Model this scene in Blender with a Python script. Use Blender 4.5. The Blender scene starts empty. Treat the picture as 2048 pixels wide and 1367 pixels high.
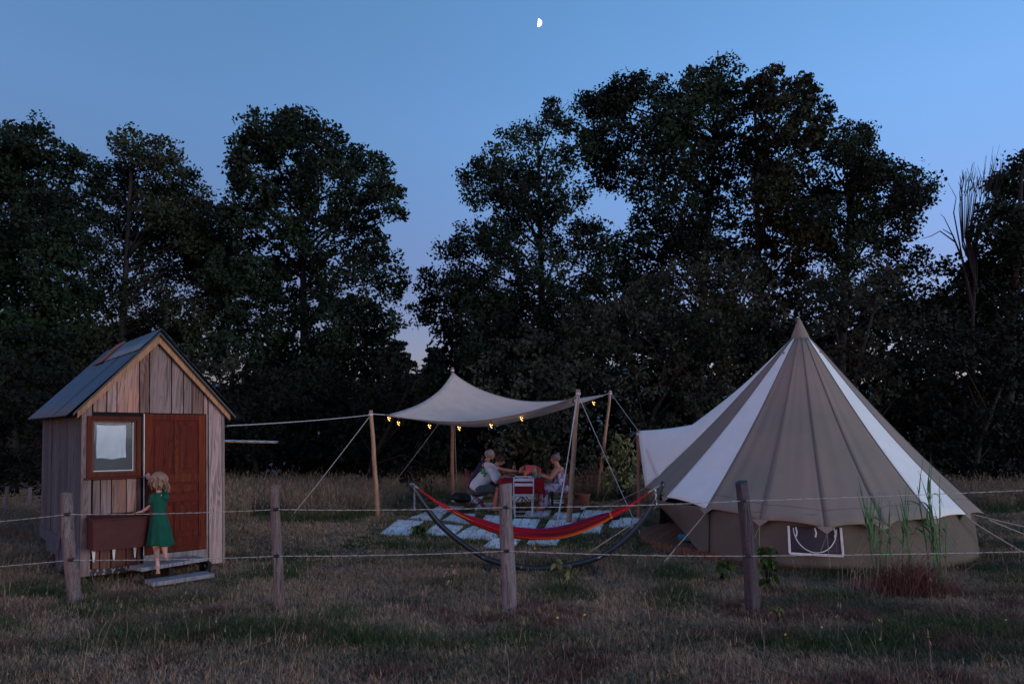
import bpy, bmesh, math, random
import numpy as np
from mathutils import Vector, Matrix, noise

# ------------------------------------------------------------------ scene, camera, sky, light
sc = bpy.context.scene
COL = sc.collection
F = 1365.0                      # focal length in photo pixels (24 mm on 36 mm, 2048 px wide)
CAMH = 1.66
PITCH = math.radians(7.78)
cam = bpy.data.objects.new('camera', bpy.data.cameras.new('camera'))
COL.objects.link(cam)
cam.location = (0, 0, CAMH)
cam.rotation_euler = (math.pi / 2 + PITCH, 0, 0)
cam.data.lens = 24.0
cam.data.sensor_width = 36.0
cam.data.clip_start = 0.05
cam.data.clip_end = 6000
sc.camera = cam

SUN_EL = math.radians(4.0)
SUN_ROT = math.radians(232)
world = bpy.data.worlds.new('World')
sc.world = world
world.use_nodes = True
wn = world.node_tree
bg = wn.nodes['Background']
sky = wn.nodes.new('ShaderNodeTexSky')
sky.sky_type = 'NISHITA'
sky.sun_disc = False
sky.sun_elevation = SUN_EL
sky.sun_rotation = SUN_ROT
sky.ozone_density = 3.0
sky.air_density = 1.0
sky.dust_density = 0.6
geo = wn.nodes.new('ShaderNodeTexCoord')
sep = wn.nodes.new('ShaderNodeSeparateXYZ')
ramp = wn.nodes.new('ShaderNodeValToRGB')
mul = wn.nodes.new('ShaderNodeMix'); mul.data_type = 'RGBA'; mul.blend_type = 'MULTIPLY'; mul.inputs[0].default_value = 1.0
wn.links.new(geo.outputs['Generated'], sep.inputs[0])
wn.links.new(sep.outputs[2], ramp.inputs[0])
e = ramp.color_ramp.elements
e[0].position = 0.0; e[0].color = (0.52, 0.29, 0.36, 1)
e[1].position = 0.62; e[1].color = (0.98, 0.98, 1.0, 1)
n_ = ramp.color_ramp.elements.new(0.22); n_.color = (0.68, 0.45, 0.56, 1)
n_ = ramp.color_ramp.elements.new(0.42); n_.color = (0.92, 0.81, 0.88, 1)
wn.links.new(sky.outputs[0], mul.inputs[6])
wn.links.new(ramp.outputs[0], mul.inputs[7])
wn.links.new(mul.outputs[2], bg.inputs[0])
bg.inputs[1].default_value = 0.129

sun = bpy.data.lights.new('sun', 'SUN')
sun.energy = 0.52
sun.angle = math.radians(26)
sun.color = (1.0, 0.93, 0.95)
suno = bpy.data.objects.new('sun', sun)
COL.objects.link(suno)
sdir = Vector((-math.sin(SUN_ROT) * math.cos(SUN_EL), math.cos(SUN_ROT) * math.cos(SUN_EL), math.sin(SUN_EL)))
suno.rotation_euler = sdir.to_track_quat('Z', 'Y').to_euler()

sc.view_settings.view_transform = 'Standard'
sc.view_settings.look = 'None'
sc.view_settings.gamma = 1.0
sc.view_settings.exposure = 2.0
sc.view_settings.use_curve_mapping = False
sc.render.engine = 'CYCLES'
sc.cycles.max_bounces = 5
sc.cycles.transparent_max_bounces = 8
sc.cycles.use_denoising = True

R = random.Random(7)
NR = np.random.default_rng(11)

# ------------------------------------------------------------------ projection helpers (pixel of the 2048 px photo -> world)
CP, SP = math.cos(PITCH), math.sin(PITCH)
def ray(px, py):
    a = (px - 1024) / F; b = (683.5 - py) / F
    return Vector((a, CP - b * SP, SP + b * CP))
def PZ(px, py, z=0.0):
    d = ray(px, py); t = (z - CAMH) / d.z
    return Vector((0, 0, CAMH)) + d * t
def PY(px, py, y):
    d = ray(px, py); t = y / d.y
    return Vector((0, 0, CAMH)) + d * t
def proj(p):
    v = Vector(p) - Vector((0, 0, CAMH))
    dep = v.y * CP + v.z * SP; up = -v.y * SP + v.z * CP
    return 1024 + F * v.x / dep, 683.5 - F * up / dep

# ------------------------------------------------------------------ tagging / building
ORG = {}
def thing(name, label, cat, loc, group=None, kind=None):
    o = bpy.data.objects.new(name, None)
    COL.objects.link(o)
    o.location = loc
    o.empty_display_size = 0.1
    ORG[o.name] = Vector(loc)
    settags(o, label, cat, group, kind)
    return o
def settags(o, label=None, cat=None, group=None, kind=None):
    if label: o['label'] = label
    if cat: o['category'] = cat
    if group: o['group'] = group
    if kind: o['kind'] = kind
    return o

class MB:
    def __init__(s):
        s.v = []; s.f = []
    def add(s, vs, fs):
        b = len(s.v)
        s.v += [Vector(v) for v in vs]
        s.f += [tuple(b + i for i in f) for f in fs]
        return s
    def box(s, c, size, rot=None):
        c = Vector(c); h = [x / 2 for x in size]
        vs = [Vector((x * h[0], y * h[1], z * h[2])) for x in (-1, 1) for y in (-1, 1) for z in (-1, 1)]
        if rot is not None: vs = [rot @ v for v in vs]
        return s.add([c + v for v in vs], [(0, 1, 3, 2), (4, 6, 7, 5), (0, 4, 5, 1), (2, 3, 7, 6), (0, 2, 6, 4), (1, 5, 7, 3)])
    def bar(s, a, b, w, h, up=(0, 0, 1)):
        a = Vector(a); b = Vector(b); d = (b - a); L = d.length; d.normalize()
        x = d.cross(Vector(up))
        if x.length < 1e-4: x = d.cross(Vector((1, 0, 0)))
        x.normalize(); y = x.cross(d)
        m = Matrix((d, x, y)).transposed()
        return s.box((a + b) / 2, (L, w, h), m)
    def tube(s, pts, rad, n=8, cap=True, round_=False):
        pts = [Vector(p) for p in pts]
        if not hasattr(rad, '__len__'): rad = [rad] * len(pts)
        rad = list(rad)
        if round_:
            d0 = (pts[0] - pts[1]).normalized(); d1 = (pts[-1] - pts[-2]).normalized()
            a, b = [], []
            for t in (80, 55, 28):
                t = math.radians(t)
                a.append((pts[0] + d0 * rad[0] * math.sin(t), rad[0] * math.cos(t)))
                b.append((pts[-1] + d1 * rad[-1] * math.sin(t), rad[-1] * math.cos(t)))
            pts = [q[0] for q in a] + pts + [q[0] for q in b[::-1]]
            rad = [q[1] for q in a] + rad + [q[1] for q in b[::-1]]
        base = len(s.v); ref = None
        for i, p in enumerate(pts):
            t = (pts[min(i + 1, len(pts) - 1)] - pts[max(i - 1, 0)])
            if t.length < 1e-9: t = Vector((0, 0, 1))
            t.normalize()
            if ref is None:
                ref = t.orthogonal().normalized()
            x = ref - t * ref.dot(t)
            if x.length < 1e-5: x = t.orthogonal()
            x.normalize(); ref = x; y = t.cross(x)
            for k in range(n):
                a = 2 * math.pi * k / n
                s.v.append(p + (x * math.cos(a) + y * math.sin(a)) * rad[i])
        m = len(pts)
        for i in range(m - 1):
            for k in range(n):
                k2 = (k + 1) % n
                s.f.append((base + i * n + k, base + i * n + k2, base + (i + 1) * n + k2, base + (i + 1) * n + k))
        if cap:
            s.f.append(tuple(base + k for k in range(n))[::-1])
            s.f.append(tuple(base + (m - 1) * n + k for k in range(n)))
        return s
    def ell(s, c, r, rot=None, nu=16, nv=10):
        c = Vector(c)
        if not hasattr(r, '__len__'): r = (r, r, r)
        vs = [Vector((0, 0, r[2]))]
        for j in range(1, nv):
            t = math.pi * j / nv
            for i in range(nu):
                a = 2 * math.pi * i / nu
                vs.append(Vector((r[0] * math.sin(t) * math.cos(a), r[1] * math.sin(t) * math.sin(a), r[2] * math.cos(t))))
        vs.append(Vector((0, 0, -r[2])))
        fs = []
        for i in range(nu):
            fs.append((0, 1 + i, 1 + (i + 1) % nu))
            for j in range(nv - 2):
                a = 1 + j * nu
                fs.append((a + i, a + nu + i, a + nu + (i + 1) % nu, a + (i + 1) % nu))
            a = 1 + (nv - 2) * nu
            fs.append((a + i, len(vs) - 1, a + (i + 1) % nu))
        if rot is not None: vs = [rot @ v for v in vs]
        return s.add([c + v for v in vs], fs)
    def grid(s, P, closed=False):
        """P[i][j] points; one sheet"""
        n, m = len(P), len(P[0]); b = len(s.v)
        for r_ in P: s.v += [Vector(p) for p in r_]
        for i in range(n - 1):
            for j in range(m - (0 if closed else 1)):
                j2 = (j + 1) % m
                s.f.append((b + i * m + j, b + (i + 1) * m + j, b + (i + 1) * m + j2, b + i * m + j2))
        return s
    def prism(s, poly, d):
        poly = [Vector(p) for p in poly]; n = len(poly); d = Vector(d); b = len(s.v)
        s.v += poly + [p + d for p in poly]
        s.f.append(tuple(b + i for i in range(n))); s.f.append(tuple(b + n + i for i in range(n))[::-1])
        for i in range(n):
            j = (i + 1) % n
            s.f.append((b + i, b + n + i, b + n + j, b + j))
        return s
    def lathe(s, c, prof, n=14):
        c = Vector(c); P = []
        for r_, z in prof:
            P.append([c + Vector((r_ * math.cos(2 * math.pi * k / n), r_ * math.sin(2 * math.pi * k / n), z)) for k in range(n)])
        return s.grid(P, True)
    def xf(s, M):
        s.v = [M @ v for v in s.v]; return s
    def build(s, name, m, parent=None, smooth=False, label=None, cat=None, group=None, kind=None, solid=0, bevel=0, remesh=0, sm=0, fixn=True, origin=None, disp=None):
        if parent is not None:
            org = ORG[parent.name]
        else:
            org = Vector(origin) if origin is not None else Vector((0, 0, 0))
        me = bpy.data.meshes.new(name)
        me.from_pydata([tuple(v - org) for v in s.v], [], s.f)
        if fixn and len(s.f) < 60000:
            bm = bmesh.new(); bm.from_mesh(me)
            bmesh.ops.recalc_face_normals(bm, faces=bm.faces)
            bm.to_mesh(me); bm.free()
        me.materials.append(m)
        if smooth: me.shade_smooth()
        o = bpy.data.objects.new(name, me)
        COL.objects.link(o)
        if parent is not None: o.parent = parent
        else: o.location = org
        ORG[o.name] = org
        if solid:
            md = o.modifiers.new('solid', 'SOLIDIFY'); md.thickness = solid; md.offset = 0
        if bevel:
            md = o.modifiers.new('bevel', 'BEVEL'); md.width = bevel; md.segments = 2; md.limit_method = 'ANGLE'
        if remesh:
            md = o.modifiers.new('remesh', 'REMESH'); md.mode = 'VOXEL'; md.voxel_size = remesh; md.use_smooth_shade = True
        if sm:
            md = o.modifiers.new('smooth', 'SMOOTH'); md.iterations = sm; md.factor = 0.5
        if disp:
            tx = bpy.data.textures.new(name + '_relief', 'CLOUDS'); tx.noise_scale = disp[1]
            md = o.modifiers.new('relief', 'DISPLACE'); md.texture = tx; md.strength = disp[0]; md.texture_coords = 'LOCAL'; md.mid_level = 0.5
        settags(o, label, cat, group, kind)
        return o

# ------------------------------------------------------------------ materials
MATS = {}
def newmat(name):
    m = bpy.data.materials.new(name); m.use_nodes = True
    return m, m.node_tree, m.node_tree.nodes['Principled BSDF']
def nd(nt, t, **kw):
    n = nt.nodes.new(t)
    for k, v in kw.items(): setattr(n, k, v)
    return n
def mk(name, c1, c2=None, scale=6, rough=0.8, stretch=(1, 1, 1), bump=0.0, bscale=None, spec=0.3, metal=0.0, rnd=0.0, detail=5, lo=0.35, hi=0.65, trans=0.0):
    if name in MATS: return MATS[name]
    m, nt, p = newmat(name)
    p.inputs['Roughness'].default_value = rough
    p.inputs['Specular IOR Level'].default_value = spec
    p.inputs['Metallic'].default_value = metal
    if c2 is None: c2 = tuple(x * 0.8 for x in c1)
    tc = nd(nt, 'ShaderNodeTexCoord'); mp = nd(nt, 'ShaderNodeMapping')
    mp.inputs['Scale'].default_value = stretch
    nt.links.new(tc.outputs['Object'], mp.inputs[0])
    if rnd > 0:
        oi = nd(nt, 'ShaderNodeObjectInfo'); ml = nd(nt, 'ShaderNodeMath', operation='MULTIPLY'); ml.inputs[1].default_value = 40
        nt.links.new(oi.outputs['Random'], ml.inputs[0]); nt.links.new(ml.outputs[0], mp.inputs['Location'])
    nz = nd(nt, 'ShaderNodeTexNoise'); nz.inputs['Scale'].default_value = scale; nz.inputs['Detail'].default_value = detail
    nt.links.new(mp.outputs[0], nz.inputs['Vector'])
    rp = nd(nt, 'ShaderNodeValToRGB')
    rp.color_ramp.elements[0].position = lo; rp.color_ramp.elements[0].color = (*c1, 1)
    rp.color_ramp.elements[1].position = hi; rp.color_ramp.elements[1].color = (*c2, 1)
    nt.links.new(nz.outputs['Fac'], rp.inputs[0])
    out = rp.outputs[0]
    if rnd > 0:
        hs = nd(nt, 'ShaderNodeHueSaturation')
        mr = nd(nt, 'ShaderNodeMapRange'); mr.inputs['To Min'].default_value = 1 - rnd; mr.inputs['To Max'].default_value = 1 + rnd
        nt.links.new(oi.outputs['Random'], mr.inputs[0]); nt.links.new(mr.outputs[0], hs.inputs['Value'])
        nt.links.new(out, hs.inputs['Color']); out = hs.outputs[0]
    nt.links.new(out, p.inputs['Base Color'])
    if bump > 0:
        bn = nd(nt, 'ShaderNodeTexNoise'); bn.inputs['Scale'].default_value = bscale or scale * 3; bn.inputs['Detail'].default_value = 4
        nt.links.new(mp.outputs[0], bn.inputs['Vector'])
        b = nd(nt, 'ShaderNodeBump'); b.inputs['Strength'].default_value = bump; b.inputs['Distance'].default_value = 0.01
        nt.links.new(bn.outputs['Fac'], b.inputs['Height']); nt.links.new(b.outputs[0], p.inputs['Normal'])
    if trans > 0:
        tl = nd(nt, 'ShaderNodeBsdfTranslucent'); mx = nd(nt, 'ShaderNodeMixShader'); mx.inputs[0].default_value = trans
        nt.links.new(out, tl.inputs[0])
        o_ = nt.nodes['Material Output']
        nt.links.new(p.outputs[0], mx.inputs[1]); nt.links.new(tl.outputs[0], mx.inputs[2]); nt.links.new(mx.outputs[0], o_.inputs[0])
    MATS[name] = m
    return m

def wood(name, grey, tan, dark, rnd=0.25, gx=34, gz=1.0, tint=0.0, bump=0.5):
    """weathered board: long grain along local Z, knots, per board variation"""
    if name in MATS: return MATS[name]
    m, nt, p = newmat(name)
    p.inputs['Roughness'].default_value = 0.82; p.inputs['Specular IOR Level'].default_value = 0.25
    tc = nd(nt, 'ShaderNodeTexCoord'); oi = nd(nt, 'ShaderNodeObjectInfo')
    mp = nd(nt, 'ShaderNodeMapping'); mp.inputs['Scale'].default_value = (gx, gx, gz)
    ml = nd(nt, 'ShaderNodeMath', operation='MULTIPLY'); ml.inputs[1].default_value = 60
    nt.links.new(oi.outputs['Random'], ml.inputs[0]); nt.links.new(ml.outputs[0], mp.inputs['Location'])
    nt.links.new(tc.outputs['Object'], mp.inputs[0])
    n1 = nd(nt, 'ShaderNodeTexNoise'); n1.inputs['Scale'].default_value = 1.0; n1.inputs['Detail'].default_value = 6
    n1.inputs['Distortion'].default_value = 0.6
    nt.links.new(mp.outputs[0], n1.inputs['Vector'])
    # rings: sine of a low frequency field gives cathedral grain
    mp2 = nd(nt, 'ShaderNodeMapping'); mp2.inputs['Scale'].default_value = (gx * 0.28, gx * 0.28, gz * 0.9)
    nt.links.new(ml.outputs[0], mp2.inputs['Location']); nt.links.new(tc.outputs['Object'], mp2.inputs[0])
    n2 = nd(nt, 'ShaderNodeTexNoise'); n2.inputs['Scale'].default_value = 1.0; n2.inputs['Detail'].default_value = 1
    nt.links.new(mp2.outputs[0], n2.inputs['Vector'])
    m2 = nd(nt, 'ShaderNodeMath', operation='MULTIPLY'); m2.inputs[1].default_value = 95
    s2 = nd(nt, 'ShaderNodeMath', operation='SINE')
    nt.links.new(n2.outputs['Fac'], m2.inputs[0]); nt.links.new(m2.outputs[0], s2.inputs[0])
    mr = nd(nt, 'ShaderNodeMapRange'); mr.inputs['From Min'].default_value = -1
    nt.links.new(s2.outputs[0], mr.inputs[0])
    mxv = nd(nt, 'ShaderNodeMath', operation='MULTIPLY_ADD'); mxv.inputs[1].default_value = 0.16
    sc_ = nd(nt, 'ShaderNodeMath', operation='MULTIPLY'); sc_.inputs[1].default_value = 0.92
    nt.links.new(n1.outputs['Fac'], sc_.inputs[0])
    nt.links.new(mr.outputs[0], mxv.inputs[0]); nt.links.new(sc_.outputs[0], mxv.inputs[2])
    rp = nd(nt, 'ShaderNodeValToRGB')
    rp.color_ramp.elements[0].position = 0.25; rp.color_ramp.elements[0].color = (*dark, 1)
    rp.color_ramp.elements[1].position = 0.62; rp.color_ramp.elements[1].color = (*grey, 1)
    nt.links.new(mxv.outputs[0], rp.inputs[0])
    # large patches of warmer bare wood, amount varies per board
    mp3 = nd(nt, 'ShaderNodeMapping'); mp3.inputs['Scale'].default_value = (3, 3, 0.8)
    nt.links.new(ml.outputs[0], mp3.inputs['Location']); nt.links.new(tc.outputs['Object'], mp3.inputs[0])
    n3 = nd(nt, 'ShaderNodeTexNoise'); n3.inputs['Scale'].default_value = 1.6; n3.inputs['Detail'].default_value = 4
    nt.links.new(mp3.outputs[0], n3.inputs['Vector'])
    ad = nd(nt, 'ShaderNodeMath', operation='ADD'); ad2 = nd(nt, 'ShaderNodeMath', operation='MULTIPLY_ADD')
    ad2.inputs[1].default_value = 0.5; ad2.inputs[2].default_value = -0.42 + tint
    nt.links.new(oi.outputs['Random'], ad2.inputs[0])
    nt.links.new(n3.outputs['Fac'], ad.inputs[0]); nt.links.new(ad2.outputs[0], ad.inputs[1])
    cl = nd(nt, 'ShaderNodeMapRange'); cl.inputs['From Min'].default_value = 0.3; cl.inputs['From Max'].default_value = 0.65
    nt.links.new(ad.outputs[0], cl.inputs[0])
    mix = nd(nt, 'ShaderNodeMix'); mix.data_type = 'RGBA'; mix.blend_type = 'MIX'
    rp2 = nd(nt, 'ShaderNodeValToRGB')
    rp2.color_ramp.elements[0].position = 0.25; rp2.color_ramp.elements[0].color = (*[d * 1.2 for d in dark], 1)
    rp2.color_ramp.elements[1].position = 0.65; rp2.color_ramp.elements[1].color = (*tan, 1)
    nt.links.new(mxv.outputs[0], rp2.inputs[0])
    nt.links.new(cl.outputs[0], mix.inputs[0]); nt.links.new(rp.outputs[0], mix.inputs[6]); nt.links.new(rp2.outputs[0], mix.inputs[7])
    hs = nd(nt, 'ShaderNodeHueSaturation'); mv = nd(nt, 'ShaderNodeMapRange')
    mv.inputs['To Min'].default_value = 1 - rnd; mv.inputs['To Max'].default_value = 1 + rnd
    wn_ = nd(nt, 'ShaderNodeTexWhiteNoise'); wn_.noise_dimensions = '1D'
    nt.links.new(oi.outputs['Random'], wn_.inputs['W'])
    nt.links.new(wn_.outputs['Value'], mv.inputs[0]); nt.links.new(mv.outputs[0], hs.inputs['Value'])
    nt.links.new(mix.outputs[2], hs.inputs['Color']); nt.links.new(hs.outputs[0], p.inputs['Base Color'])
    b = nd(nt, 'ShaderNodeBump'); b.inputs['Strength'].default_value = bump; b.inputs['Distance'].default_value = 0.004
    nt.links.new(mxv.outputs[0], b.inputs['Height']); nt.links.new(b.outputs[0], p.inputs['Normal'])
    MATS[name] = m
    return m

M_PLANK = wood('weathered_plank', (0.285, 0.205, 0.195), (0.33, 0.15, 0.105), (0.05, 0.028, 0.027), rnd=.48, tint=.03)
M_SIDE = wood('shaded_side_plank', (0.085, 0.09, 0.105), (0.085, 0.055, 0.065), (0.018, 0.016, 0.02), tint=-0.12)  # darker, bluer than the front planks: side-wall shade put into the colour
M_TRIM = wood('fresh_trim', (0.42, 0.23, 0.14), (0.45, 0.24, 0.13), (0.20, 0.10, 0.06), rnd=0.08, bump=0.2)
M_CORNER = wood('corner_board', (0.22, 0.16, 0.16), (0.26, 0.14, 0.11), (0.07, 0.045, 0.04))
M_DOOR = wood('varnished_door', (0.105, 0.014, 0.006), (0.165, 0.032, 0.010), (0.030, 0.004, 0.003), rnd=0.12, bump=0.1)
M_FRAME = wood('window_frame_wood', (0.085, 0.018, 0.010), (0.11, 0.026, 0.013), (0.035, 0.009, 0.006), rnd=0.1, bump=0.1)
M_BOX = mk('red_brown_paint', (0.048, 0.006, 0.007), (0.065, 0.010, 0.009), 9, 0.65, (1, 1, 1), 0.25)
M_LOW = wood('stained_plank', (0.13, 0.06, 0.05), (0.15, 0.05, 0.035), (0.04, 0.02, 0.018))
M_STEP = wood('grey_tread', (0.26, 0.25, 0.27), (0.24, 0.20, 0.2), (0.08, 0.075, 0.08), rnd=0.1)
M_POST = wood('old_fence_post', (0.20, 0.175, 0.19), (0.17, 0.11, 0.10), (0.03, 0.024, 0.026), gx=55, gz=2.6, rnd=0.12, bump=0.9)
M_POSTD = wood('dark_fence_post', (0.075, 0.065, 0.08), (0.055, 0.045, 0.05), (0.016, 0.014, 0.017), gx=55, gz=2.6, rnd=0.1, bump=0.9)
M_BAMBOO = mk('bamboo', (0.40, 0.25, 0.16), (0.27, 0.16, 0.10), 5, 0.5, (3, 3, 0.7), 0.1, spec=0.4)
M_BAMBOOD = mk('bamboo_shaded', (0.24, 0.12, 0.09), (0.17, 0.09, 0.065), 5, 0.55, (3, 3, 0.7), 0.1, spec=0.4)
M_ROPE = mk('white_rope', (0.50, 0.50, 0.54), (0.34, 0.34, 0.37), 60, 0.8)
M_ROPE2 = mk('tan_rope', (0.36, 0.31, 0.26), (0.26, 0.22, 0.18), 60, 0.85)
M_CREAM = mk('cream_canvas', (0.80, 0.83, 0.82), (0.75, 0.78, 0.77), 3, 0.85, (1, 1, 1), 0.08, 300, trans=0.12)
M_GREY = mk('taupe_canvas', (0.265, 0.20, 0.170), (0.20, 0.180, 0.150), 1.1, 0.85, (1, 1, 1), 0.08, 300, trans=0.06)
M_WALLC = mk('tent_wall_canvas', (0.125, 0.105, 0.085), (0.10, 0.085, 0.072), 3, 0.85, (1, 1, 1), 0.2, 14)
M_SEAM = mk('seam_tape', (0.14, 0.115, 0.115), (0.12, 0.1, 0.1), 10, 0.85)
M_TARP = mk('sand_tarp', (0.66, 0.52, 0.46), (0.60, 0.47, 0.42), 3, 0.85, (1, 1, 1), 0.08, 200, trans=0.15)
M_TARPH = mk('tarp_hem', (0.30, 0.20, 0.16), (0.26, 0.17, 0.14), 5, 0.85)
M_WHITE = mk('white_paint', (0.70, 0.70, 0.72), (0.6, 0.6, 0.63), 12, 0.5)
M_WCLOTH = mk('white_cotton', (0.66, 0.66, 0.70), (0.58, 0.58, 0.63), 8, 0.9, (1, 1, 1), 0.3, 20)
M_PIPE = mk('white_piping', (0.75, 0.75, 0.78), (0.65, 0.65, 0.68), 12, 0.7)
M_MESHW = mk('mesh_window', (0.045, 0.04, 0.055), (0.035, 0.032, 0.045), 5, 0.7)
M_BLACK = mk('black_plastic', (0.02, 0.02, 0.022), (0.012, 0.012, 0.014), 9, 0.5)
M_STEEL = mk('dark_steel', (0.014, 0.018, 0.028), (0.010, 0.012, 0.018), 9, 0.35, spec=0.6)
M_CHAIN = mk('zinc_chain', (0.55, 0.55, 0.58), (0.4, 0.4, 0.43), 9, 0.35, metal=0.8)
M_ROOF = mk('roof_metal', (0.055, 0.075, 0.115), (0.038, 0.053, 0.085), 2.5, 0.42, (1, 1, 1), 0.1, 8, spec=0.5, metal=0.55, rnd=0.05)
M_CAP = mk('ridge_metal', (0.12, 0.16, 0.20), (0.085, 0.115, 0.15), 3, 0.38, spec=0.5, metal=0.6)
M_RUST = mk('rusty_edge', (0.22, 0.10, 0.075), (0.13, 0.055, 0.04), 7, 0.8)
M_TYRE = mk('tyre', (0.05, 0.05, 0.055), (0.09, 0.09, 0.10), 12, 0.85)
M_TRAIL = mk('peeling_chassis', (0.035, 0.03, 0.035), (0.36, 0.32, 0.30), 26, 0.8, (1, 1, 1), 0.3, lo=0.52, hi=0.60)
M_DUSTY = mk('blue_grey_panel', (0.055, 0.075, 0.11), (0.035, 0.05, 0.075), 6, 0.7)
M_GLASS = mk('dark_pane', (0.012, 0.012, 0.018), (0.01, 0.01, 0.014), 4, 0.08, spec=0.6)
M_DARK = mk('inside_shade', (0.008, 0.008, 0.01), (0.006, 0.006, 0.008), 4, 0.9)  # shade of board gaps and unlit room, painted as near-black
M_DECK = wood('deck_board', (0.22, 0.085, 0.055), (0.25, 0.11, 0.07), (0.05, 0.018, 0.012), rnd=0.15, bump=0.2)
M_BLUE = mk('blue_mat', (0.02, 0.14, 0.26), (0.015, 0.10, 0.20), 5, 0.7)
M_PAVER = mk('white_tile', (0.82, 0.78, 0.78), (0.60, 0.57, 0.58), 5, 0.8, (1, 1, 1), 0.3, 30, rnd=0.10)
M_RED = mk('red_tablecloth', (0.30, 0.006, 0.014), (0.24, 0.004, 0.010), 4, 0.8, (1, 1, 1), 0.2, 10)
M_PINK = mk('pink_chair', (0.42, 0.07, 0.12), (0.36, 0.06, 0.10), 4, 0.5)
M_BROWNC = mk('brown_chair', (0.16, 0.05, 0.045), (0.11, 0.035, 0.03), 8, 0.5)
M_EBONY = mk('dark_chair_wood', (0.02, 0.014, 0.012), (0.03, 0.02, 0.016), 8, 0.5)
M_RUSH = mk('rush_seat', (0.33, 0.24, 0.12), (0.24, 0.17, 0.08), 20, 0.85)
M_BASKET = mk('wicker', (0.17, 0.065, 0.04), (0.10, 0.04, 0.025), 30, 0.8, (1, 1, 3), 0.6)
M_SKIN = mk('skin', (0.52, 0.24, 0.17), (0.46, 0.20, 0.14), 6, 0.55, spec=0.35)
M_SKINP = mk('pale_skin', (0.60, 0.33, 0.27), (0.54, 0.28, 0.22), 6, 0.55, spec=0.35)
M_HAIRG = mk('grey_hair', (0.42, 0.38, 0.40), (0.26, 0.23, 0.24), 40, 0.7, (1, 1, 0.3), 0.8, 60)
M_HAIRB = mk('brown_hair', (0.055, 0.028, 0.02), (0.09, 0.05, 0.035), 40, 0.6, (1, 1, 0.3), 0.8, 60)
M_HAIRM = mk('greying_hair', (0.13, 0.10, 0.09), (0.22, 0.18, 0.18), 40, 0.6, (1, 1, 0.3), 0.8, 60)
M_HAIRF = mk('fair_hair', (0.36, 0.23, 0.16), (0.17, 0.10, 0.07), 34, 0.6, (1, 1, 0.25), 0.8, 50)
M_SHORTS = mk('grey_green_shorts', (0.075, 0.105, 0.11), (0.06, 0.085, 0.09), 6, 0.9, (1, 1, 1), 0.2)
M_NAVY = mk('navy_cloth', (0.03, 0.035, 0.09), (0.02, 0.025, 0.07), 6, 0.9)
M_DRESS = mk('green_dress', (0.003, 0.085, 0.052), (0.002, 0.062, 0.038), 14, 0.85, (3, 3, 0.6), 0.4, 24)
M_FLORAL = mk('floral_dress', (0.60, 0.48, 0.56), (0.13, 0.10, 0.22), 9, 0.85, (1, 1, 1), 0.2, lo=0.44, hi=0.56, detail=2)
M_GREENL = mk('green_print', (0.02, 0.28, 0.10), None, 5, 0.8)
M_EYE = mk('eye', (0.03, 0.02, 0.02), None, 5, 0.2)
M_CERAM = mk('white_ceramic', (0.75, 0.75, 0.78), (0.68, 0.68, 0.72), 5, 0.25, spec=0.5)
M_ORANGE = mk('orange_drink', (0.75, 0.20, 0.02), (0.65, 0.16, 0.02), 5, 0.2)
M_GREENB = mk('green_bottle', (0.10, 0.30, 0.12), (0.35, 0.45, 0.30), 12, 0.2)
M_DGREEN = mk('dark_bottle', (0.02, 0.06, 0.03), None, 6, 0.15)
M_TEAL = mk('teal_cup', (0.03, 0.35, 0.45), None, 5, 0.5)
M_FOOD = mk('food', (0.30, 0.15, 0.04), (0.10, 0.12, 0.03), 40, 0.8)
M_TRUNK = mk('oak_bark', (0.022, 0.019, 0.018), (0.012, 0.010, 0.010), 4, 0.9, (2, 2, 0.5), 0.5)
M_DEADW = mk('dead_branch', (0.016, 0.013, 0.016), (0.010, 0.008, 0.011), 4, 0.9)
M_CHALK = mk('clay_pot', (0.20, 0.07, 0.05), None, 8, 0.8)
def clear_glass():
    m, nt, p = newmat('clear_glass')
    p.inputs['Base Color'].default_value = (0.85, 0.92, 0.95, 1); p.inputs['Roughness'].default_value = 0.05
    p.inputs['Transmission Weight'].default_value = 0.95; p.inputs['Specular IOR Level'].default_value = 0.2; p.inputs['IOR'].default_value = 1.12
    return m
M_CLEAR = clear_glass()
def emit(name, c, s):
    m, nt, p = newmat(name)
    p.inputs['Base Color'].default_value = (*c, 1)
    p.inputs['Emission Color'].default_value = (*c, 1); p.inputs['Emission Strength'].default_value = s
    return m
M_BULB = emit('warm_bulb', (1.0, 0.52, 0.14), 1.6)
M_MOON = emit('moonlight', (1.0, 0.97, 0.92), 0.8)

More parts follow.
